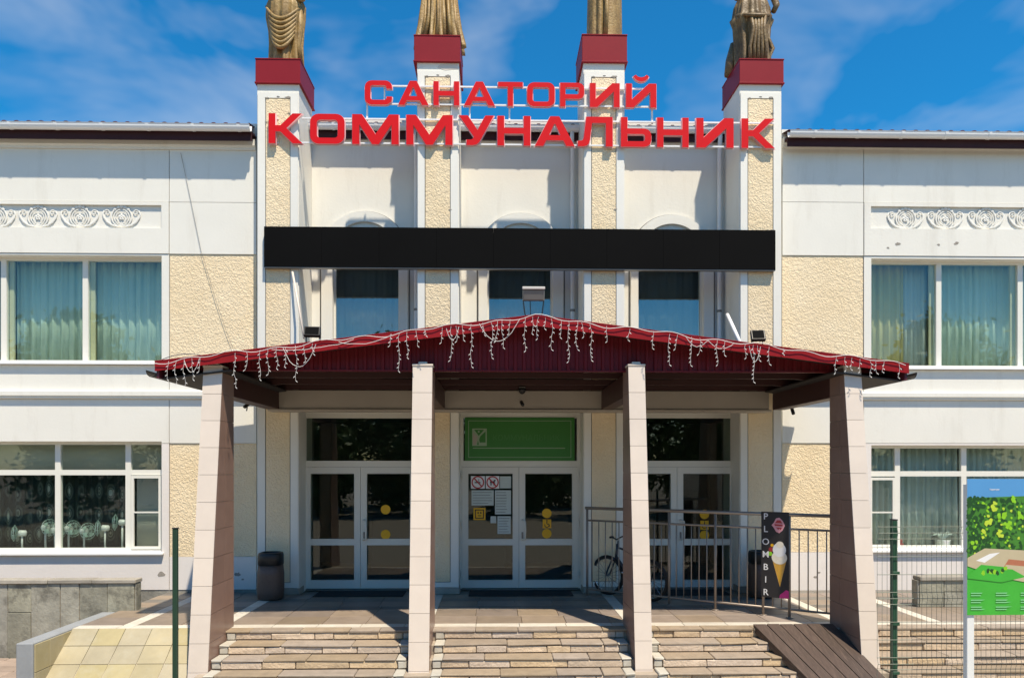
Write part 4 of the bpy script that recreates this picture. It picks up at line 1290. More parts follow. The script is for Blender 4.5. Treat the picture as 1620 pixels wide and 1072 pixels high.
# columns with brown sides and pale tiles on the face
ZCT = ZZ(840, 579, 9.3)
for ci, (a,b) in enumerate(col_px):
    x0, x1 = XX(a,9.3), XX(b,9.3)
    zt = ZZ((a+b)/2, 579 if ci in (1,2) else 581, 9.3)
    yft, yfb = 9.30, 8.78                     # face leans out towards the foot
    yf = lambda z: yfb+(yft-yfb)*z/zt
    x0c, x1c = x0+.016, x1-.016
    colm = MB().hexa([(x0c,yf(.002)+.014,.002),(x1c,yf(.002)+.014,.002),(x1c,Y_COLB,.002),(x0c,Y_COLB,.002)],[(x0c,yf(zt)+.014,zt),(x1c,yf(zt)+.014,zt),(x1c,Y_COLB,zt),(x0c,Y_COLB,zt)])
    colo = colm.build('column', M['grout'], can)
    rows = 12
    hz = zt/rows
    for k in range(rows):
        z0, z1 = hz*k+.0018+.001, hz*(k+1)-.0018
        j = random.uniform(-.0015,.0015)
        # face tile
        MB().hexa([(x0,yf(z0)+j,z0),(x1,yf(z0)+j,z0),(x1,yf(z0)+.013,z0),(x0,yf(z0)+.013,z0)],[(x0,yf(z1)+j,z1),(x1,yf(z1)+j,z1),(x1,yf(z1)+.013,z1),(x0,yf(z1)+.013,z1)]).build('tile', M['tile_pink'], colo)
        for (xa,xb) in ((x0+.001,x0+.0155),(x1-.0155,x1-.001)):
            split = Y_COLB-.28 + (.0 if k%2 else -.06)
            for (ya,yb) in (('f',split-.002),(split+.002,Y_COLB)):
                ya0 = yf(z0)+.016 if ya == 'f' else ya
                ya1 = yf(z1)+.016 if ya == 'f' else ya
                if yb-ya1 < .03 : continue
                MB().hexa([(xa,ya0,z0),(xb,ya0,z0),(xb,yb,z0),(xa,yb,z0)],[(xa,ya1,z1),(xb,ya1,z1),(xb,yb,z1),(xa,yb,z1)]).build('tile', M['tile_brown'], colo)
    MB().cbox(x0-.008, x1+.008, yft-.01, Y_COLB, zt+.001, zt+.028, .005).cbox((x0+x1)/2-.055, (x0+x1)/2+.055, yft+.02, yft+.14, zt+.029, zt+.06, .005).build('column_top', M['tile_pink'], colo)
    # beam back to the building
    MB().cbox(x0+.01, x1-.01, Y_COLB+.002, 11.748, EYE+.945, EYE+1.255, .006).build('beam', M['beam'], can)
# purlin behind the tympanum
MB().box(lxx+.5, qxx-.5, YT+.05, YT+.13, zty+.0, zty+.10).build('front_tie', M['beam'], can)

# ---------------------------------------------------------------- icicle garland on the canopy edge
gar = thing('icicle_garland', 'white icicle light garland hanging from the canopy edge', 'garland', (rx, YF-.02, ezt))
strand_px = [(266,600),(279,606),(292,612),(305,600),(316,588),(372,612),(390,585),(411,600),(424,592),(438,583),(452,580),(469,602),(482,572),(495,560),(618,547),(631,587),(644,566),(659,547),(672,531),(700,542),(714,570),(722,540),(733,538),(746,580),(765,530),(778,566),(786,540),(795,550),(806,528),(830,555),(842,528),(850,536),(862,520),(873,553),(887,534),(899,572),(912,553),(922,533),(935,570),(960,540),(995,538),(1032,551),(1058,577),(1070,552),(1093,578),(1106,560),(1134,577),(1146,562),(1179,566),(1192,604),(1199,570),(1216,576),(1238,560),(1322,590),(1337,586),(1347,584),(1360,588),(1376,595),(1386,590),(1396,588),(1421,597)]
cord = []
k = 0
px = 244
while px <= 1438:
    x = XX(px, YF-.015)
    sag = .020*math.sin(px*.09)+.016*math.sin(px*.037+1)
    cord.append((x, YF-.018-random.uniform(0,.006), roofz(min(max(x,lxx),qxx))-.012+sag))
    px += 9
MB().tube(cord, .0045, 5).build('cord', M['bulb_wire'], gar)
def loopcord(p0, p1, drop):
    pts = []
    for k in range(11):
        u = k/10; pxx = p0+(p1-p0)*u; x = XX(pxx,YF-.02)
        pts.append((x, YF-.022-random.uniform(0,.006), roofz(x)-.03-drop*4*u*(1-u)+random.uniform(-.008,.008)))
    MB().tube(pts, .0036, 5).build('cord', M['bulb_wire'], gar)
for a,b,d in ((758,822,.24),(448,500,.26),(706,726,.16),(1085,1120,.10),(1120,1160,.09),(536,620,.07),(1185,1203,.2),(430,560,.05),(292,316,.16)): loopcord(a,b,d)
for (px, pye) in strand_px:
    x = XX(px,YF-.02)
    zt = roofz(x)-.015
    ze = ZZ(px,pye,YF-.02)
    if ze > zt-.05: ze = zt-.08
    n = max(3,int((zt-ze)/.05))
    pts = []
    for k in range(n+1):
        pts.append((x+random.uniform(-.007,.007)+.01*math.sin(k*.9+px), YF-.024-random.uniform(0,.01), zt+(ze-zt)*k/n))
    m = MB().tube(pts, .0021, 5)
    for k in range(1,n+1):
        p = pts[k]
        d = random.choice((-1,1))
        m.tube([p,(p[0]+d*.016,p[1]-.006,p[2]-.012),(p[0]+d*.022,p[1]-.008,p[2]-.022)], [.0025,.0055,.002], 5)
    m.build('strand', M['bulb_wire'], gar)

# ---------------------------------------------------------------- floodlights, cameras, cables
def flood(px, py, y, w, h, tilt, rz, label, body, stand, foot):
    c = Vector((XX(px,y), y, ZZ(px,py,y)))
    t = thing('floodlight', label, 'floodlight', (c.x, c.y, foot), 'floodlights on the canopy roof')
    Mx = Matrix.Translation(c)@Matrix.Rotation(rz,4,'Z')@Matrix.Rotation(tilt,4,'X')
    def put(nm, mb, m):
        mb.v = [tuple(Mx@Vector(p)) for p in mb.v]
        return mb.build(nm, m, t)
    put('housing', MB().cbox(-w/2,w/2,-.03,.03,-h/2,h/2,.01).cbox(-w*.3,w*.3,.031,.07,-h*.3,h*.3,.01), body)
    put('lens', MB().box(-w/2+.02,w/2-.02,-.036,-.031,-h/2+.02,h/2-.02), M['grey_metal'] if stand else M['black'])
    if stand:
        put('top_visor', MB().cbox(-w/2-.004,w/2+.004,-.05,.03,h/2+.002,h/2+.035,.004), M['trim'])
        br = MB()
        for s in (-1,1):
            br.tube([(c.x+s*w*.48,c.y,c.z-h*.3),(c.x+s*w*.40,c.y,foot+.12),(c.x+s*w*.30,c.y,foot)], .009, 6)
        br.tube([(c.x-w*.15,c.y+.02,c.z-h*.4),(c.x-w*.12,c.y+.02,foot)], .006, 6)
        br.build('bracket', M['black_case'], t)
    else:
        MB().tube([(c.x-w*.4,c.y+.02,c.z),(c.x-w*.4,c.y+.04,foot),(c.x+w*.4,c.y+.04,foot),(c.x+w*.4,c.y+.02,c.z)], .008, 6).build('bracket', M['black_case'], t)
xx = XX(494,9.8)
flood(494,525,9.8,.22,.15,R(-25),R(6),'small black floodlight on left slope of canopy roof',M['black_case'],False,roofz(xx)+.012)
flood(844,467,9.6,.29,.15,R(12),0,'grey floodlight on tall bracket at the canopy ridge',M['grey_metal'],True,roofz(XX(844,9.6))-.0+.012)
xx = XX(1199,9.8)
flood(1199,531,9.8,.19,.17,R(-30),R(-8),'small black floodlight on right slope of canopy roof',M['black_case'],False,roofz(xx)+.012)

def bullet(px, py, y, d, label, top):
    c = Vector((XX(px,y), y, ZZ(px,py,y)))
    t = thing('security_camera', label, 'camera', (c.x,c.y,c.z), 'security cameras under the canopy')
    d = Vector(d).normalized()
    MB().tube([c-d*.07, c-d*.065, c+d*.05, c+d*.06], [.018,.028,.028,.022], 10).build('body', M['black_case'], t, True)
    MB().tube([c-d*.03, (c.x,c.y+.0,top)], .010, 6).build('arm', M['grey_metal'], t)
bullet(390,641,11.73,(-.5,-.8,-.7),'black bullet camera left of lintel beam beside left column',EYE+.914)
bullet(1254,650,11.78,(.1,-.4,-.9),'black bullet camera right of lintel beam beside right column',EYE+.99)
bullet(826,638,11.60,(.2,-.8,-.5),'black bullet camera in the middle of the lintel beam',EYE+1.0)
t = thing('dome_camera', 'small dark dome camera on top of lintel beam above middle door', 'camera', (XX(826,11.7),11.7,EYE+1.2))
MB().lathe([(.06,.03),(.06,0),(.05,-.03),(.03,-.055),(.002,-.065)], (XX(826,11.69),11.69,EYE+1.25), 14).build('dome', M['black_case'], t, True)
MB().box(XX(826,11.69)-.05, XX(826,11.69)+.05, 11.64, 11.74, EYE+1.283, EYE+1.30).build('mount', M['grey_metal'], t)

cb = MB().tube([(XX(p,FACE-.018),FACE-.018,ZZ(p,q,FACE-.018)) for p,q in ((286,242),(300,308),(318,396),(340,470),(358,524),(378,575))], .0035, 5).build('cable', M['thin_cable'])
tag(cb, 'thin grey cable running from left eaves down to the canopy', 'cable')
cb = MB().tube([(XX(250+8*k,9.4),9.4,ZZ(250,574-4*k+.33*k*k-.0,9.4)+.02) for k in range(11)], .006, 5).build('cable', M['thin_cable'])
tag(cb, 'thin cable arching over the left tip of the canopy roof', 'cable')
cb = MB().tube([(XX(1150,12.0),11.98,ZZ(1150,498,12.0)),(XX(1160,11.6),11.6,ZZ(1160,518,11.6)),(XX(1172,11.2),11.2,ZZ(1172,545,11.2))], .03, 10).build('drain_pipe', M['gutter'], None, True)
tag(cb, 'slanting white drain pipe above the canopy beside rightmost pylon', 'pipe')
cb = MB().tube([(XX(468,12.2),12.0,ZZ(468,430,12.0)),(XX(473,11.95),11.9,ZZ(473,480,11.9)),(XX(481,11.6),11.6,ZZ(481,535,11.6))], .017, 10).build('drain_pipe', M['tile_pink'], None, True)
tag(cb, 'slanting white drain pipe above the canopy beside leftmost pylon', 'pipe')

# ---------------------------------------------------------------- door sign, notices, stickers
def text_mesh(name, body, size, m, x, y, z, align='LEFT', ext=.0008, sx=1.0, bold=0.0):
    cu = bpy.data.curves.new(name,'FONT'); cu.body = body; cu.size = size; cu.align_x = align; cu.extrude = ext; cu.offset = bold
    cu.resolution_u = 3
    ob = bpy.data.objects.new(name, cu); COL.objects.link(ob)
    dg = bpy.context.evaluated_depsgraph_get()
    me = bpy.data.meshes.new_from_object(ob.evaluated_get(dg))
    bpy.data.objects.remove(ob); bpy.data.curves.remove(cu)
    me.transform(Matrix.Diagonal((sx,1,1,1)))
    me.transform(Matrix.Rotation(R(90),4,'X'))
    me.transform(Matrix.Translation((x,y,z)))
    me.materials.clear(); me.materials.append(m)
    return me
YG = Y_DOOR+.012
gx0, gx1, gz0, gz1 = XX(735.5,YG), XX(909,YG), ZZ(820,728.5,YG), ZZ(820,660,YG)
t = thing('door_sign', 'green sign panel with white emblem above the middle door', 'sign', ((gx0+gx1)/2, YG, gz0))
MB().cbox(gx0, gx1, YG, YG+.016, gz0, gz1, .003).build('panel', M['sign_green'], t)
yq = YG-.002
bw = .008
MB().grid(gx0+.06, gx1-.06, gz0+.055, gz1-.055, yq, YG-.0005, [(gx0+.06+bw,gx1-.06-bw,gz0+.055+bw,gz1-.055-bw)]).build('border_line', M['sign_pale'], t)
MB().box(XX(748,YG), XX(894,YG), yq, YG-.0005, ZZ(820,709,YG), ZZ(820,707.8,YG)).build('rule', M['sign_pale'], t)
ex0, ex1, ez0, ez1 = XX(747,YG), XX(770,YG), ZZ(758,705,YG), ZZ(758,677.5,YG)
MB().box(ex0, ex1, yq, YG-.0005, ez0, ez1).build('emblem_field', M['sign_pale'], t)
m = MB(); ew, eh = ex1-ex0, ez1-ez0
E = lambda u, w: (ex0+ew*u, ez0+eh*w)
m.poly_y([E(.14,.93),E(.82,.93),E(.45,.58)], yq-.001)
m.poly_y([E(.56,.56),E(.92,.84),E(.92,.20),E(.52,.20),E(.48,.38)], yq-.001)
m.poly_y([E(.34,.06),E(.46,.06),E(.40,.32)], yq-.001)
m.build('emblem', M['sign_green'], t)
MB().poly_y([E(.06,.78),E(.06,.06),E(.26,.06),E(.38,.52)], yq-.001).build('emblem', M['lintel'], t)
MB().disc_y(E(.45,.82)[0], yq-.0016, E(.45,.82)[1], ew*.07, ew*.07, 12).build('emblem', M['sign_pale'], t)
link('lettering', text_mesh('lettering', 'КОММУНАЛЬНИК', .132, M['sign_faint'], XX(779,YG), yq, ZZ(820,696,YG), sx=1.0), t)

YD = Y_DOOR+.018-.008          # just in front of door leaf face
def sheet(name, label, cat, px0, px1, py0, py1, m, y=None, deco=None, group=None):
    y = Y_DOOR+.030 if y is None else y
    x0, x1, z0, z1 = XX(px0,y), XX(px1,y), ZZ(px0,py1,y), ZZ(px0,py0,y)
    t = thing(name, label, cat, ((x0+x1)/2, y, z0), group)
    MB().box(x0, x1, y, y+.003, z0, z1).build('sheet', m, t)
    if deco: deco(t, x0, x1, z0, z1, y)
    return t
def lines(n, m=None):
    def f(t, x0, x1, z0, z1, y):
        mb = MB()
        for k in range(n):
            zz = z1-(z1-z0)*(k+.8)/(n+.6)
            mb.box(x0+.02, x0+(x1-x0)*random.uniform(.6,.93), y-.001, y-.0002, zz-.003, zz+.003)
        mb.build('print', m or M['ink'], t)
    return f
def prohib(kind):
    def f(t, x0, x1, z0, z1, y):
        cx, cz, r = (x0+x1)/2, (z0+z1)/2, (x1-x0)*.46
        mb = MB(); n = 24
        for k in range(n):
            a, b = 2*math.pi*k/n, 2*math.pi*(k+1)/n
            mb.poly_y([(cx+r*math.cos(a),cz+r*math.sin(a)),(cx+r*math.cos(b),cz+r*math.sin(b)),(cx+r*.80*math.cos(b),cz+r*.80*math.sin(b)),(cx+r*.80*math.cos(a),cz+r*.80*math.sin(a))], y-.001)
        q = r*.62
        mb.poly_y([(cx-q-.01,cz+q),(cx-q+.01,cz+q+.012),(cx+q+.01,cz-q),(cx+q-.01,cz-q-.012)], y-.0014)
        mb.build('red_ring', M['red_ink'], t)
        mb = MB()
        if kind == 0: mb.box(cx-r*.5,cx+r*.4,y-.0008,y-.0003,cz-r*.12,cz+r*.06).box(cx+r*.1,cx+r*.2,y-.0008,y-.0003,cz+r*.1,cz+r*.5)
        else:
            mb.box(cx-r*.4,cx+r*.35,y-.0008,y-.0003,cz-r*.1,cz+r*.2)
            for u in (-.38,-.2,.15,.3): mb.box(cx+r*u,cx+r*(u+.1),y-.0008,y-.0003,cz-r*.5,cz-r*.101)
            mb.box(cx+r*.2,cx+r*.5,y-.0008,y-.0003,cz+r*.201,cz+r*.4)
        mb.build('pictogram', M['ink'], t)
    return f
sheet('prohibition_notice','left round red prohibition pictogram on the middle door glass','notice',745,767,752.5,772.5,M['white_ink'],deco=prohib(0))
sheet('prohibition_notice','right round red prohibition pictogram on the middle door glass','notice',768.5,790,752.5,772.5,M['white_ink'],deco=prohib(1))
sheet('paper_notice','wide pale paper notice below the prohibition pictograms','notice',746,781,775,799,M['paper'],deco=lines(5))
sheet('paper_notice','tall pale paper notice at right of the left middle door glass','notice',783,808.5,775,813,M['paper'],deco=lines(8))
sheet('paper_notice','small pale paper notice just above the lower rail of middle door','notice',787,808,816,844,M['paper'],deco=lines(6))
sheet('paper_notice','pale blank paper right of the prohibition pictograms','notice',791,808.5,753,772,M['paper'])
sheet('paper_notice','tiny pale paper note left of the lowest notice on middle door','notice',776,785,816,827,M['paper'])
def face_icon(t, x0, x1, z0, z1, y):
    mb = MB(); w, h = x1-x0, z1-z0
    mb.grid(x0+w*.12,x1-w*.12,z0+h*.12,z1-h*.12,y-.001,y-.0003,[(x0+w*.2,x1-w*.2,z0+h*.2,z1-h*.2)])
    mb.box(x0+w*.34,x0+w*.44,y-.001,y-.0003,z0+h*.52,z0+h*.66).box(x0+w*.56,x0+w*.66,y-.001,y-.0003,z0+h*.52,z0+h*.66).box(x0+w*.36,x0+w*.64,y-.001,y-.0003,z0+h*.33,z0+h*.39)
    mb.build('print', M['ink'], t)
sheet('square_sticker','yellow square sticker with black print on the middle door glass','sticker',749,768,803,822,M['yellow'],deco=face_icon)
def dot(px, py, r, label):
    y = Y_DOOR+.030
    o = MB().lathe([(r,0),(r,.003)], (XX(px,y), y, ZZ(px,py,y)), 24, axis='y').build('round_sticker', M['yellow'])
    tag(o, label, 'sticker', 'yellow contrast discs on the doors')
dot(610,805.5,.082,'upper yellow disc on the left door'); dot(610,845,.082,'lower yellow disc on the left door')
dot(865,811.5,.082,'upper yellow disc on the middle door'); dot(865,843.5,.082,'lower yellow disc on the middle door')
dot(1114.5,813,.082,'upper yellow disc on the right door behind the railing'); dot(1114.5,846,.082,'lower yellow disc on the right door behind the railing')
def wheel_icon(t, x0, x1, z0, z1, y):
    w, h = x1-x0, z1-z0
    mb = MB(); n = 16
    cx, cz, r = x0+w*.5, z0+h*.36, w*.30
    for k in range(12):
        a, b = R(-200+k*20), R(-200+(k+1)*20)
        mb.poly_y([(cx+r*math.cos(a),cz+r*math.sin(a)),(cx+r*math.cos(b),cz+r*math.sin(b)),(cx+r*.7*math.cos(b),cz+r*.7*math.sin(b)),(cx+r*.7*math.cos(a),cz+r*.7*math.sin(a))], y-.001)
    mb.poly_y([(cx-w*.06,z0+h*.8),(cx+w*.05,z0+h*.8),(cx+w*.05,z0+h*.52),(cx-w*.06,z0+h*.52)], y-.0012)
    mb.poly_y([(cx,z0+h*.50),(cx+w*.26,z0+h*.50),(cx+w*.36,z0+h*.2),(cx+w*.28,z0+h*.18),(cx+w*.2,z0+h*.42),(cx,z0+h*.42)], y-.0014)
    mb.disc_y(cx, y-.0012, z0+h*.88, w*.08, w*.08, 10)
    mb.build('pictogram', M['ink'], t)
sheet('access_sticker','yellow wheelchair sticker between the discs on the middle door','sticker',858.5,872,821,835,M['yellow'],deco=wheel_icon)
sheet('access_sticker','yellow wheelchair sticker between the discs on the right door','sticker',1108,1121,823,837,M['yellow'],deco=wheel_icon)

# door mats
for i,(a,b) in enumerate(((500,640),(742,905),(1000,1150))):
    y0, y1 = 11.85, 12.38
    x0, x1 = XX(a,12.1), XX(b,12.1)
    t = thing('door_mat', ['ribbed black rubber mat before the left door','ribbed black rubber mat before the middle door','ribbed black rubber mat before the right door'][i], 'mat', ((x0+x1)/2,12.1,TER))
    MB().box(x0, x1, y0, y1, TER+.003, TER+.012).build('base', M['mat_rubber'], t)
    m = MB(); yy = y0+.01
    while yy < y1-.02: m.box(x0+.01, x1-.01, yy, yy+.018, TER+.0121, TER+.02); yy += .034
    m.build('ribs', M['mat_rubber'], t)

# ---------------------------------------------------------------- litter bins
def bin_(px, y, label):
    x = XX(px, y)
    t = thing('litter_bin', label, 'bin', (x,y,TER), 'granite litter bins by the doors')
    sq = lambda tt,h: 1.0/max(abs(math.cos(tt))**3+abs(math.sin(tt))**3,1e-6)**(1/3)*.93
    z = TER+.002
    MB().lathe([(.165,0),(.20,.015),(.212,.15),(.212,.40),(.195,.545)], (x,y,z), 32, sq).build('body', M['bin_body'], t, True)
    MB().lathe([(.19,.547),(.203,.555),(.203,.70),(.19,.74),(.16,.748),(.15,.70),(.148,.56)], (x,y,z), 32, sq).build('rim', M['black_case'], t, True)
bin_(428.5, 11.70, 'brown granite litter bin with black rim left of the left door')
bin_(1204, 11.72, 'brown granite litter bin with black rim behind the ice cream banner')

# ---------------------------------------------------------------- diagonal railing
P0, P1 = Vector((XX(929,11.82), 11.82, TER)), Vector((XX(1318,9.74), 9.74, TER))
rail = thing('steel_railing', 'brown grey steel railing running from third pylon to right column', 'railing', tuple((P0+P1)/2))
ZRT, ZRM, ZRB = 1.44, 1.24, .12
dr = (P1-P0); LEN = dr.length; dr.normalize()
pt = lambda s, z: (P0.x+dr.x*s, P0.y+dr.y*s, TER+z)
MB().tube([pt(-.03,ZRT),pt(LEN,ZRT)], .026, 10).build('top_rail', M['steel'], rail, True)
MB().tube([pt(0,ZRM),pt(LEN,ZRM)], .016, 8).build('middle_rail', M['steel'], rail, True)
MB().tube([pt(0,ZRB),pt(LEN,ZRB)], .016, 8).build('bottom_rail', M['steel'], rail, True)
posts = [0.0]
for px in (1060,1134,1211,1253):
    u = (px-784)/FPX
    s = (u*P0.y-P0.x)/(dr.x-u*dr.y); posts.append(s)
for s in posts:
    MB().tube([pt(s,.001),pt(s,ZRT-.02)], .020, 10).build('post', M['steel'], rail, True)
    MB().lathe([(.05,0),(.05,.008),(.03,.012)], pt(s,.002), 14).build('flange', M['steel'], rail, True)
bal = MB().tube([(0,0,ZRB+.014),(0,0,ZRM-.014)], .0085, 6).mesh('baluster', M['steel'], True)
s = .09
while s < LEN-.05:
    if all(abs(s-q) > .05 for q in posts):
        o = bpy.data.objects.new('baluster', bal); COL.objects.link(o); o.parent = rail
        q = pt(s,0); o.matrix_parent_inverse = Matrix.Translation(rail.location).inverted(); o.location = q
    s += .118

# banner on the railing
pa, pb = posts[3]-.02, posts[4]+.0
A = Vector(pt(pa,0)); B = Vector(pt(pb,0))
bn = thing('ice_cream_banner', 'narrow black PLOMBIR ice cream banner tied to the steel railing', 'banner', tuple((A+B)/2+Vector((0,0,.25))))
ux = (B-A).normalized(); nrm = Vector((ux.y,-ux.x,0))          # towards the viewer
BW = (B-A).length; BZ0, BZ1 = TER+.27, TER+1.475
BH = BZ1-BZ0
org = A+nrm*.034
def bp(u, w, d=0.0): 
    p = org+ux*(u*BW)+nrm*d; return Vector((p.x,p.y,BZ0+w*BH))
def bpoly(pts, d, m, name='print'):
    v = [bp(u,w,d) for u,w in pts]
    n = (v[1]-v[0]).cross(v[2]-v[0])
    if n.dot(nrm) < 0: v = v[::-1]
    return MB().add(v,[tuple(range(len(v)))]).build(name, m, bn)
MB().hexa([bp(0,0,-.006),bp(1,0,-.006),bp(1,0,0),bp(0,0,0)],[bp(0,1,-.006),bp(1,1,-.006),bp(1,1,0),bp(0,1,0)]).build('cloth', M['ink'], bn)
asp = BH/BW
def ell(cu, cw, ru, n=20, k=1.0, a0=0, a1=360):
    return [(cu+ru*math.cos(R(a0+(a1-a0)*i/n)), cw+k*ru/asp*math.sin(R(a0+(a1-a0)*i/n))) for i in range(n)]
bpoly([(.38,.845),(.46,.875),(.54,.925),(.66,.935),(.78,.90),(.86,.845),(.78,.79),(.66,.755),(.54,.77),(.46,.815)], .001, M['pink_soft'], 'logo')
bpoly([(.50,.87),(.58,.905),(.70,.905),(.77,.87)], .0015, M['red_ink'], 'logo')
bpoly([(.48,.86),(.78,.855),(.77,.835),(.50,.838)], .0015, M['red_ink'], 'logo')
bpoly([(.52,.82),(.76,.82),(.70,.79),(.66,.81),(.62,.79),(.58,.81)], .0015, M['red_ink'], 'logo')
bpoly([(.40,.45),(.92,.45),(.68,.13)], .001, M['cone'], 'cone')
for k in range(4):
    bpoly([(.46+.11*k,.448),(.48+.11*k,.448),(.70-.005*k,.16+.01*k),(.685-.005*k,.16+.01*k)], .0013, M['yellow'], 'cone_line')
bpoly(ell(.66,.47,.28,20,.9), .002, M['cream'], 'scoop'); bpoly(ell(.66,.56,.24,20,1.1), .0025, M['white_ink'], 'scoop'); bpoly(ell(.68,.62,.14,16,.9), .003, M['cream'], 'scoop')
bpoly(ell(.36,.56,.09,12), .0012, M['red_toy'], 'berry'); bpoly(ell(.33,.51,.08,12), .0014, M['map_lime'], 'leaf'); bpoly(ell(.40,.61,.06,10), .0012, M['yellow'], 'berry')
bpoly([(.66,.0),(1,.0),(1,.09),(.90,.10),(.78,.065),(.68,.04)], .001, M['pink'], 'corner')
for k, ch in enumerate('PLOMBIR'):
    me = text_mesh('lettering', ch, .125, M['white_ink'], 0, 0, 0, 'CENTER', bold=.0012)
    ang = math.atan2(ux.y, ux.x)
    p = bp(.165, .945-.148*k-.035, .002)
    me.transform(Matrix.Translation(p)@Matrix.Rotation(ang,4,'Z'))
    link('lettering', me, bn)

# ---------------------------------------------------------------- bicycle behind the railing
BF, BR_ = Vector((1.84, 11.90, TER)), Vector((2.42, 11.30, TER))
bk = thing('bicycle', 'grey blue bicycle parked behind the railing and third column', 'bicycle', tuple((BF+BR_)/2))
bu = (BR_-BF).normalized(); RW = .325
bnv = Vector((-bu.y,bu.x,0))
WB = (BR_-BF).length
Q = lambda s, z, d=0: Vector((BF.x,BF.y,TER))+bu*s+Vector((0,0,z))+bnv*d
for s in (0, WB):
    c = Q(s,RW+.012)
    ring = lambda r: [c+bu*(r*math.cos(2*math.pi*k/32))+Vector((0,0,r*math.sin(2*math.pi*k/32))) for k in range(33)]
    w = MB().tube(ring(RW-.026), .029, 8, False).build('wheel', M['tyre'], bk, True)
    MB().tube(ring(RW-.05), .012, 6, False).build('rim', M['chrome'], w, True)
    m = MB()
    for k in range(20):
        a = 2*math.pi*k/20
        m.tube([c+bnv*(.02 if k%2 else -.02), c+bu*((RW-.05)*math.cos(a+.1))+Vector((0,0,(RW-.05)*math.sin(a+.1)))], .0025, 4)
    m.tube([c-bnv*.045, c+bnv*.045], .02, 10)
    m.build('spokes', M['chrome'], w)
hd, hb = Q(.20,.80), Q(.17,.66)
bb, stp = Q(.50,.30), Q(.62,.74)
rr = Q(WB,RW+.012)
MB().tube([hd,stp],.018,8).tube([hb,bb],.022,8).tube([bb,stp],.018,8).tube([bb+bnv*.02,rr+bnv*.05],.011,6).tube([bb-bnv*.02,rr-bnv*.05],.011,6).tube([stp,rr+bnv*.05],.009,6).tube([stp,rr-bnv*.05],.009,6).tube([hd+Vector((0,0,.06)),hb-Vector((0,0,.04))],.022,8).build('frame', M['bike'], bk, True)
MB().tube([hb-Vector((0,0,.02)),Q(.12,.60,.05),Q(0,RW+.012,.055)],.014,8).tube([hb-Vector((0,0,.02)),Q(.12,.60,-.05),Q(0,RW+.012,-.055)],.014,8).build('fork', M['bike'], bk, True)
MB().tube([hd,Q(.215,.92)],.013,8).tube([Q(.26,.99,.27),Q(.2,.97,.12),Q(.18,.93,0),Q(.2,.97,-.12),Q(.26,.99,-.27)],.012,8).build('handlebar', M['black_case'], bk, True)
MB().tube([Q(.26,.99,.20),Q(.27,.992,.29)],.018,8).tube([Q(.26,.99,-.20),Q(.27,.992,-.29)],.018,8).build('grips', M['black_case'], bk, True)
MB().tube([stp,Q(.645,.86)],.013,8).build('seat_post', M['chrome'], bk, True)
MB().tube([Q(.50,.885),Q(.58,.89),Q(.70,.885),Q(.76,.88)],[.015,.03,.065,.05],10).build('saddle', M['black_case'], bk, True)
m = MB(); c = bb
m.tube([c+bnv*.05+bu*(.09*math.cos(2*math.pi*k/24))+Vector((0,0,.09*math.sin(2*math.pi*k/24))) for k in range(25)], .006, 5, False)
m.tube([c+bnv*.06, c+bnv*.065+bu*.10+Vector((0,0,-.13))], .010, 6).tube([c-bnv*.06, c-bnv*.065-bu*.10+Vector((0,0,.13))], .010, 6)
m.tube([c+bnv*.06+bu*.10+Vector((0,0,-.13)), c+bnv*.16+bu*.10+Vector((0,0,-.13))], .02, 6).tube([c-bnv*.06-bu*.10+Vector((0,0,.13)), c-bnv*.16-bu*.10+Vector((0,0,.13))], .02, 6)
m.build('crank_and_pedals', M['chrome'], bk, True)

# ---------------------------------------------------------------- plank ramp over the right hand steps
pr = thing('plank_ramp', 'dark brown wooden plank ramp laid over the steps by right column', 'ramp', (3.9, 8.7, .02))
tl, tr_ = Vector((XX(1191,9.44),9.44,TER+.05)), Vector((XX(1318,9.44),9.44,TER+.05))
bl_, br_ = Vector((XX(1346,7.80),7.80,.05)), Vector((XX(1468,7.80),7.80,.05))
NPL = 6
for k in range(NPL):
    a0, a1 = k/NPL+.006, (k+1)/NPL-.006
    dz = random.uniform(-.004,.004)
    up = Vector((0,0,dz))
    p0, p1 = tl.lerp(tr_,a0)+up, tl.lerp(tr_,a1)+up
    q0, q1 = bl_.lerp(br_,a0)+up, bl_.lerp(br_,a1)+up
    dn = Vector((0,0,-.035))
    MB().hexa([q0+dn,q1+dn,p1+dn,p0+dn],[q0,q1,p1,p0]).build('plank', M['wood'], pr)
for a in (.04,.5,.96):
    p, q = tl.lerp(tr_,a), bl_.lerp(br_,a)
    d = Vector((.03,0,0)); e0 = Vector((0,0,-.042)); e1 = Vector((0,0,-.10))
    MB().hexa([q+e1-d,q+e1+d,p+e1+d,p+e1-d],[q+e0-d,q+e0+d,p+e0+d,p+e0-d]).build('bearer', M['wood'], pr)

# ---------------------------------------------------------------- fence, lone post, map board
YFN = 7.2
fn = thing('mesh_fence', 'green welded mesh fence panel on a post beside the map board', 'fence', (XX(1500,YFN),YFN,0))
ztop = ZZ(1414,826,YFN)
fx0, fx1 = XX(1384,YFN), XX(1900,YFN)
for px in (1414, 1800):
    p = MB().cbox(XX(px,YFN)-.024, XX(px,YFN)+.024, YFN-.03, YFN+.03, .002, ztop+.02, .004).build('post', M['green_steel'], fn)
    for py in (905, 985, 1062):
        zc = ZZ(px,py,YFN)
        MB().cbox(XX(px,YFN)-.035, XX(px,YFN)+.035, YFN-.05, YFN-.031, zc-.016, zc+.016, .003).build('clamp', M['green_steel'], p)
    MB().cbox(XX(px,YFN)-.027, XX(px,YFN)+.027, YFN-.033, YFN+.033, ztop+.021, ztop+.035, .004).build('post_cap', M['black_case'], p)
m = MB()
x = fx0
folds = [ztop-.10, ztop-.75, ztop-1.4, ztop-2.05]
prof = [(0,ztop+.03)]
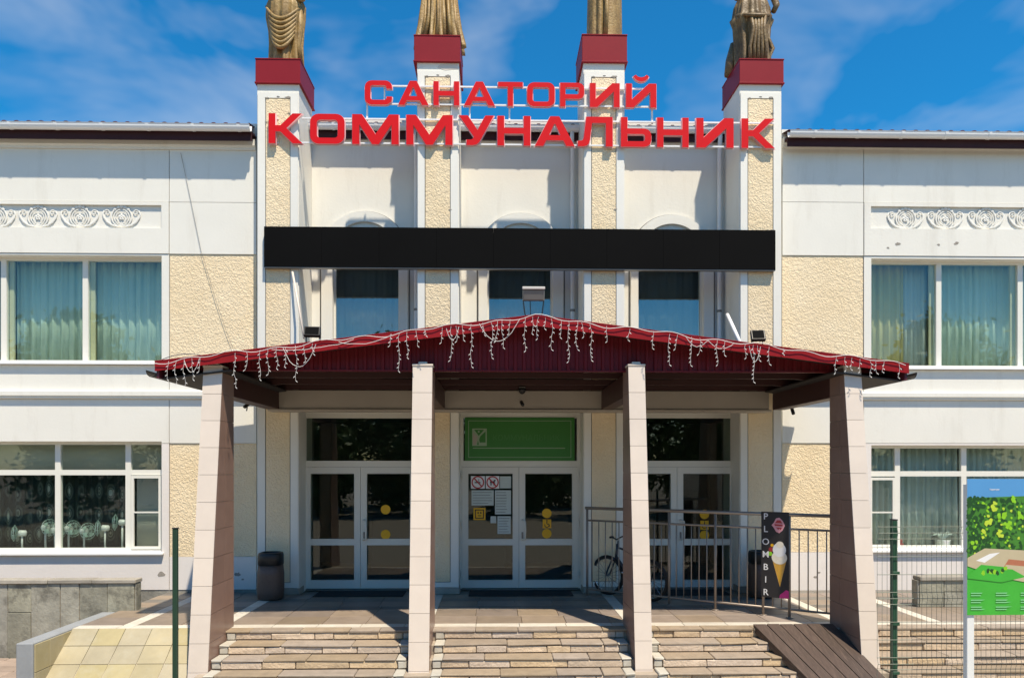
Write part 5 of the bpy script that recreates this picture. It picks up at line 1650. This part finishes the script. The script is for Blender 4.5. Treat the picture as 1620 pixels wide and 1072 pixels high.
for fz in folds: prof += [(0,fz+.06),(-.018,fz),(0,fz-.06)]
prof += [(0,.05)]
while x < fx1:
    m.tube([(x,YFN-.045+dy,z) for dy,z in prof], .0021, 4); x += .05
m.build('vertical_wires', M['wire'], fn)
hzs = []
for fz in folds: hzs += [(0,fz+.06),(-.018,fz),(0,fz-.06)]
for k in range(3):
    a, b = folds[k]-.06, folds[k+1]+.06
    for u in (1/3,2/3): hzs.append((0,a+(b-a)*u))
for dy, z in hzs:
    MB().tube([(fx0,YFN-.05+dy,z),(fx1,YFN-.05+dy,z)], .0034, 5).build('horizontal_wire', M['wire'], fn)
lp = thing('fence_post', 'lone slim dark green post in front of the left column', 'post', (XX(277.5,YFN),YFN,0))
zt = ZZ(277,836,YFN)
MB().cbox(XX(277.5,YFN)-.022, XX(277.5,YFN)+.022, YFN-.022, YFN+.022, .002, zt, .004).build('shaft', M['dark_post'], lp)
MB().cbox(XX(277.5,YFN)-.025, XX(277.5,YFN)+.025, YFN-.025, YFN+.025, zt+.001, zt+.012, .003).build('post_cap', M['black_case'], lp)

YM = 6.7
mb_ = thing('map_board', 'colourful green site map board on white posts at right edge', 'sign', (XX(1650,YM),YM,0))
mx0, mx1, mz0, mz1 = XX(1530,YM), XX(1800,YM), ZZ(1575,972,YM), ZZ(1575,757,YM)
for px in (1537, 1793):
    MB().cbox(XX(px,YM)-.035, XX(px,YM)+.035, YM+.012, YM+.072, .002, mz1-.05, .004).build('post', M['post_white'], mb_)
MB().cbox(mx0, mx1, YM, YM+.010, mz0, mz1, .002).build('panel', M['post_white'], mb_)
W_, H2 = mx1-mx0, mz1-mz0
U = lambda u, w: (mx0+W_*u, mz0+H2*w)
yb = YM-.001
m = MB()
mats_ = ['map_base','map_sky','map_mid','map_dark','map_lime','map_yell','map_sand','map_roof','white_ink','map_pale']
m.mi = 0; m.poly_y([U(.0,.0),U(1,.0),U(1,.40),U(0,.40)], yb)
m.mi = 2; m.poly_y([U(0,.40),U(1,.40),U(1,.9),U(0,.86)], yb)
m.mi = 1; m.poly_y([U(0,.86),U(1,.9),U(1,1),U(0,1)], yb)
m.mi = 1; m.poly_y([U(.0,.86),U(.1,.885),U(.2,.87),U(.35,.915),U(.5,.88),U(.5,.95),U(0,.95)], yb-.0003)
rnd = random.Random(21)
def blob(cu, cw, r, mi, d):
    n = 9
    m.mi = mi
    m.poly_y([(mx0+W_*cu+r*rnd.uniform(.6,1.2)*math.cos(2*math.pi*k/n), mz0+H2*cw+r*rnd.uniform(.7,1.3)*math.sin(2*math.pi*k/n)) for k in range(n)], yb-d)
d = .0004
def inside(u,w): 
    return 0 < u < 1 and mx0+W_*u > mx0+.04 and w < .88
for k in range(900):
    u, w = rnd.uniform(.02,.98)**1.5, rnd.uniform(.44,.86)
    d += .000003; blob(u,w,rnd.uniform(.010,.022),3 if rnd.random()<.75 else 2,d)
for k in range(150):
    u, w = rnd.uniform(.03,.97), rnd.uniform(.44,.84)
    dens = rnd.random()
    mi = 4 if dens < .5 else (2 if dens < .8 else 5)
    d += .000006; blob(u,w,rnd.uniform(.007,.015),mi,d)
for (u,w,r,mi) in ((.16,.80,.05,5),(.2,.72,.055,4),(.13,.7,.05,5),(.26,.84,.045,4),(.24,.66,.055,4),(.19,.60,.05,5),(.05,.52,.045,4),(.31,.74,.05,4),(.09,.6,.04,5)):
    for j in range(5):
        d += .000006; blob(u+rnd.uniform(-.02,.02),w+rnd.uniform(-.03,.03),r*rnd.uniform(.28,.48),mi,d)
d += .0002
m.mi = 6; m.poly_y([U(0,.36),U(.0,.42),U(.10,.49),U(.40,.47),U(1,.42),U(1,.28),U(.5,.20),U(.22,.27),U(.14,.30)], yb-d)
d += .0002
m.mi = 0; m.poly_y([U(0,.29),U(.08,.37),U(.24,.35),U(.34,.28),U(.2,.24),U(0,.27)], yb-d)
d += .0001
m.mi = 8; m.poly_y([U(.05,.40),U(.13,.45),U(.19,.46),U(.10,.385)], yb-d)
m.mi = 7; m.poly_y([U(.21,.35),U(.24,.41),U(.55,.37),U(.55,.31)], yb-d)
m.mi = 6; m.poly_y([U(.22,.34),U(.222,.37),U(.55,.332),U(.55,.30)], yb-d-.0001)
for k in range(9):
    d += .00002; blob(.10+.015*k+rnd.uniform(-.01,.01), .31+rnd.uniform(-.03,.05), .022, 3 if k%2 else 4, d+.0002)
for k in range(7):
    d += .00002; blob(.40+.06*k, .27+rnd.uniform(-.03,.05), .03, 3 if k%2 else 4, d+.0002)
d += .0005
m.mi = 9
for c in range(5):
    for r_ in range(9):
        if r_ % 3 == 2: continue
        a = .02+.145*c; w = .165-.017*r_
        m.poly_y([U(a,w),U(a+rnd.uniform(.05,.10),w),U(a+.05,w-.006),U(a,w-.006)][:2]+[U(a+.06,w-.007),U(a,w-.007)], yb-d)
m.build('map_print', [M[k] for k in mats_], mb_)
link('map_title', text_mesh('map_title','Территория', .022, M['white_ink'], XX(1565,YM), yb-.001, ZZ(1575,775,YM), sx=.75), mb_)

# ---------------------------------------------------------------- park trees across the forecourt (seen in the glass)
def tree_meshes(seed, h):
    rnd = random.Random(seed)
    tr = MB()
    tr.tube([(0,0,0),(rnd.uniform(-.1,.1),.05,h*.25),(rnd.uniform(-.2,.2),.1,h*.55),(0,0,h*.9)], [.26,.2,.13,.03], 9)
    cl = []
    for k in range(11):
        a = rnd.uniform(0,6.28); z0 = h*rnd.uniform(.25,.7); l = h*rnd.uniform(.18,.32)
        e = Vector((math.cos(a)*l, math.sin(a)*l, z0+l*.55))
        tr.tube([(0,0,z0),(e.x*.5,e.y*.5,z0+l*.35),tuple(e)], [.09,.06,.02], 6)
        cl.append(e)
    lf = MB()
    for k in range(115):
        a = rnd.uniform(0,6.28); zz = rnd.uniform(.05,.98)
        rad = h*.33*math.sin(math.pi*min(1,max(.05,(zz-.0)/1.0)))**.7*math.sqrt(rnd.random())
        c = Vector((rad*math.cos(a), rad*math.sin(a), zz*h))
        for j in range(75):
            q = c+Vector((rnd.gauss(0,1),rnd.gauss(0,1),rnd.gauss(0,.8)))*h*.045
            u = Vector((rnd.uniform(-1,1),rnd.uniform(-1,1),rnd.uniform(-1,1))).normalized()
            w = u.orthogonal().normalized(); s = rnd.uniform(.16,.30)
            lf.add([q-u*s,q+w*s*.55,q+u*s,q-w*s*.55],[(0,1,2,3)])
    return tr.mesh('trunk',M['bark'],True), lf.mesh('crown',M['leaf'])
kinds = [tree_meshes(k, h) for k, h in ((1,11.5),(2,9.5),(3,13.0))]
tree_spots = [(-24,-17,0,1,'leftmost front row'),(-17,-19,2,.85,'second front row'),(-11,-18,1,1.05,'third front row'),(-5,-20,0,.85,'fourth front row'),(1,-19,1,1.0,'middle front row'),(7,-18,0,.82,'sixth front row'),(13,-20,1,1.1,'seventh front row'),(19,-18,2,.8,'eighth front row'),(26,-17,0,1,'rightmost front row'),
    (-20,-27,1,1.2,'leftmost back row'),(-8,-28,2,.95,'second back row'),(4,-29,2,.9,'middle back row'),(16,-27,1,1.2,'rightmost back row')]
for i,(x,y,k,s,l) in enumerate(tree_spots):
    t = thing('park_tree', l+' leafy park tree across the forecourt, reflected in the windows', 'tree', (x,y,0), 'park trees behind the viewer')
    t.rotation_euler.z = i*1.3; t.scale = (s,s,s)
    for nm, me in (('trunk',kinds[k][0]),('crown',kinds[k][1])):
        o = bpy.data.objects.new(nm, me); COL.objects.link(o); o.parent = t
